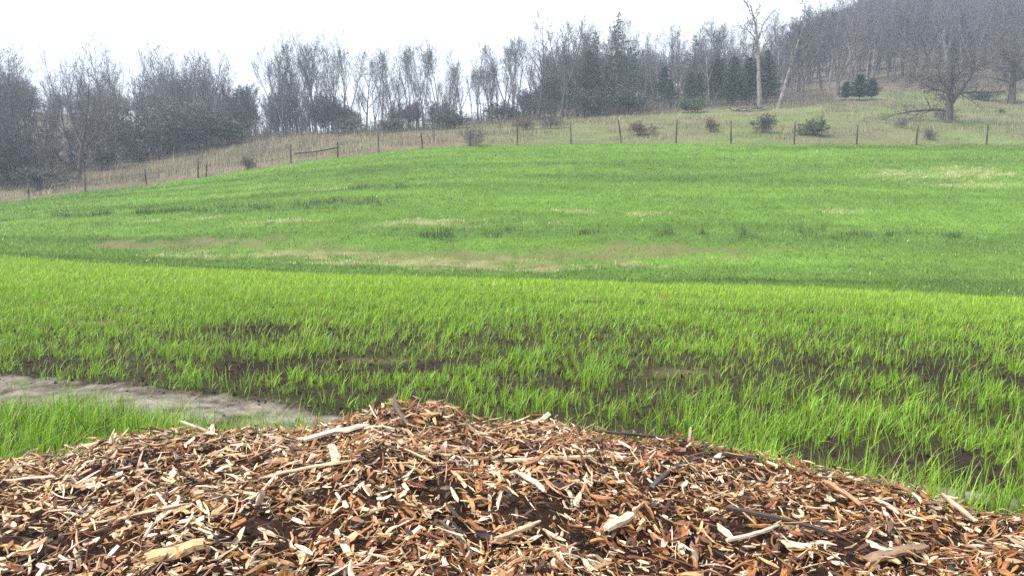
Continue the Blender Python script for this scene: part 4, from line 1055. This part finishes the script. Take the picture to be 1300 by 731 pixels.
for key, cnt in (('wide0', 200), ('wide1', 200), ('wide3', 200), ('brushy0', 220), ('brushy1', 220), ('fir1', 40)):
    P, Hh = far_pts(cnt, 985, 1500, 112, 290, 3, 11); far_wood('hillside_wood', key, P, Hh, 'hazy bare wood covering the upper right hillside')
for key, cnt in (('wide2', 170), ('slim0', 130), ('brushy1', 150)):
    P, Hh = far_pts(cnt, -200, 350, 92, 190, 3, 10, (42, 95)); far_wood('left_hill_wood', key, P, Hh, 'hazy bare wood behind the left front trees')
P, Hh = far_pts(60, -200, 345, 85, 130, 4, 13, (0, 50)); far_wood('left_hill_wood', 'slim1', P, Hh, 'hazy tall bare trees rising from the left wood')
P, Hh = far_pts(50, 690, 1000, 90, 140, 4, 13, (0, 40)); far_wood('middle_far_wood', 'slim0', P, Hh, 'hazy tall bare trees rising from the middle wood')
for key, cnt in (('slim2', 110), ('wide4', 90), ('brushy2', 90)):
    P, Hh = far_pts(cnt, 690, 1010, 100, 190, 3, 11, (35, 85)); far_wood('middle_far_wood', key, P, Hh, 'hazy bare wood behind the middle conifers')

# undergrowth that reads as one mass at the foot of the woods
n = 26000
u = rng.uniform(-150, 1430, n); wd_ = np.interp(u, WOOD_U, WOOD_D); D = wd_ + np.abs(rng.normal(0, 9, n)) + rng.uniform(-1, 2, n); x = (u - 650) / FPX * D
keep = fbm(x * .3, D * .3, 210) > np.where(u > 1050, .55, .40)
x, D, u = x[keep], D[keep], u[keep]; k = len(x)
col = np.array([.13, .105, .095]) * rng.normal(1, .25, (k, 1)); g = rng.random(k) < .25; col[g] = np.array([.09, .11, .06]) * rng.normal(1, .2, (g.sum(), 1))
V, F, C = blades(np.stack([x, D, ground(x, D) - .05], -1), np.abs(rng.normal(1.25, .5, k)) * np.where(u > 1040, .55, 1), rng.uniform(.012, .03, k), np.abs(rng.normal(.35, .3, k)), rng.uniform(0, 6.28, k), np.clip(col, .01, 1), 2)
link('undergrowth', build_mesh('undergrowth', V, F, C), M_WEED, kind='stuff', label='grey brown brush and stems along the foot of the woods', cat='brush')

# ------------------------------------------------------------------ fence
POSTS = [(40, 246, 20), (112, 241, 22), (190, 236, 22), (255, 228, 25), (265, 228, 16), (318, 218, 13), (483, 196, 22), (538, 191, 20), (597, 187, 19), (657, 185, 27), (724, 183, 26),
         (787, 183, 28), (855, 184, 29), (924, 181, 28), (1003, 179, 27), (1081, 181, 23), (1155, 183, 24), (1243, 184, 24), (1320, 185, 24)]
def post_mesh(name, h, r, seed):
    rr = random.Random(seed); pts = []
    T = Tree(seed); T.branch(Vector((0, 0, -.25)), Vector((rr.gauss(0, .035), rr.gauss(0, .03), 1)).normalized(), h + .25, r, 0, {0: dict(n=4, wob=.012, tap=.15)})
    m_ = T.mesh(name, [0], 8)
    bpy_top = T.seg[0][-1]
    # flat, slightly slanted cut on top
    import bmesh
    bm = bmesh.new(); bm.from_mesh(m_); bmesh.ops.remove_doubles(bm, verts=bm.verts, dist=.0005)
    bmesh.ops.holes_fill(bm, edges=[e for e in bm.edges if e.is_boundary], sides=12)
    bm.to_mesh(m_); bm.free()
    return m_, T
fence = link('wire_fence', None, label='post and wire fence running along the top of the green field', cat='fence')
f0 = solve_ground(657, 185); fence.location = f0
tops = []
for i, (u, v, hp) in enumerate(POSTS):
    D = float(np.interp(u, EDGE_U, EDGE_D)) + .1; x_ = (u - 650) / FPX * D; z_ = float(ground(np.array(x_), np.array(D)))
    h_ = hp / FPX * D * 1.02; m_, T = post_mesh('post', h_, .06 if hp > 18 else .05, 600 + i); m_.materials.append(M_POST)
    o = link('post', m_, None, fence); o.location = Vector((x_, D, z_)) - Vector(f0)
    tops.append((x_, D, z_, h_, u))
wires = [(w_, sd_) for w_ in (.38, .66, .92) for sd_ in (0, 1)]
for wlev, side_ in wires:
    L = []
    for a, b in zip(tops[:-1], tops[1:]):
        if (a[4] > 373) != bool(side_) or (a[4] < 373 < b[4]): continue                      # the gate opening
        for s_ in range(4):
            t0, t1 = s_ / 4, (s_ + 1) / 4
            def wp(t):
                sag = -.06 * math.sin(math.pi * t)
                ha = min(a[3] * .95, wlev * 1.25); hb = min(b[3] * .95, wlev * 1.25)
                return Vector((a[0] + (b[0] - a[0]) * t, a[1] + (b[1] - a[1]) * t - .05, a[2] + ha + (b[2] + hb - a[2] - ha) * t + sag)) - Vector(f0)
            L.append((wp(t0), wp(t1), .0045, .0045))
    V, F = tube((np.array([l[0][:] for l in L]), np.array([l[1][:] for l in L]), np.array([l[2] for l in L]), np.array([l[3] for l in L])), 4)
    link('wire', build_mesh('wire', V, [F]), M_WIRE, fence)
# sagging wooden rail gate
g0 = solve_ground(373, 210); gate = link('rail_gate', None, label='sagging dark wooden rail between two posts at the left of the fence', cat='gate'); 
D = float(np.interp(373, EDGE_U, EDGE_D)); pa = np.array([(373 - 650) / FPX * D, D, 0]); pa[2] = ground(pa[0], pa[1]); gate.location = pa
D2 = float(np.interp(432, EDGE_U, EDGE_D)); pb = np.array([(432 - 650) / FPX * D2, D2, 0]); pb[2] = ground(pb[0], pb[1])
for q, hh, sd in ((pa, 24, 701), (pb, 20, 702)):
    m_, T = post_mesh('post', hh / FPX * D, .055, sd); o = link('post', m_, M_POST, gate); o.location = Vector(q - pa)
T = Tree(710); ra, rb = at(374, 195, D - .08), at(431, 187, D2 - .08); mid = at(402, 192.5, D - .08)
for a, b in ((ra, mid), (mid, rb)): T.add(0, Vector(a - pa), Vector(b - pa), .05, .045)
link('rail', T.mesh('rail', [0], 8), M_POST, gate)
T = Tree(711); T.branch(Vector(at(402, 205, D) - pa) + Vector((0, 0, -.4)), Vector((0.02, 0, 1)), 1.4, .022, 0, {0: dict(n=3, wob=.02, tap=.1)})
link('stay', T.mesh('stay', [0], 6), M_WIRE, gate)

# ------------------------------------------------------------------ haze
HZ_D = 0.0014
hm, nt, out = new_mat('spring_haze')
pv = N(nt, 'ShaderNodeVolumePrincipled'); pv.inputs['Color'].default_value = (.68, .83, 1.0, 1); pv.inputs['Density'].default_value = HZ_D; pv.inputs['Anisotropy'].default_value = 0.1
nt.links.new(pv.outputs[0], out.inputs['Volume'])
HTOP = float(GZ.max()) + 20
bx = [(-900, -60, -45), (900, -60, -45), (900, 620, -45), (-900, 620, -45), (-900, -60, HTOP), (900, -60, HTOP), (900, 620, HTOP), (-900, 620, HTOP)]
me = build_mesh('haze', np.array(bx, float), [np.array([[3, 2, 1, 0], [4, 5, 6, 7], [0, 1, 5, 4], [1, 2, 6, 5], [2, 3, 7, 6], [3, 0, 4, 7]])])
link('haze', me, hm, kind='stuff')
print('tris', sum(len(m.loops) - 2 * len(m.polygons) for m in bpy.data.meshes), 'ground z range', GZ.min(), GZ.max())
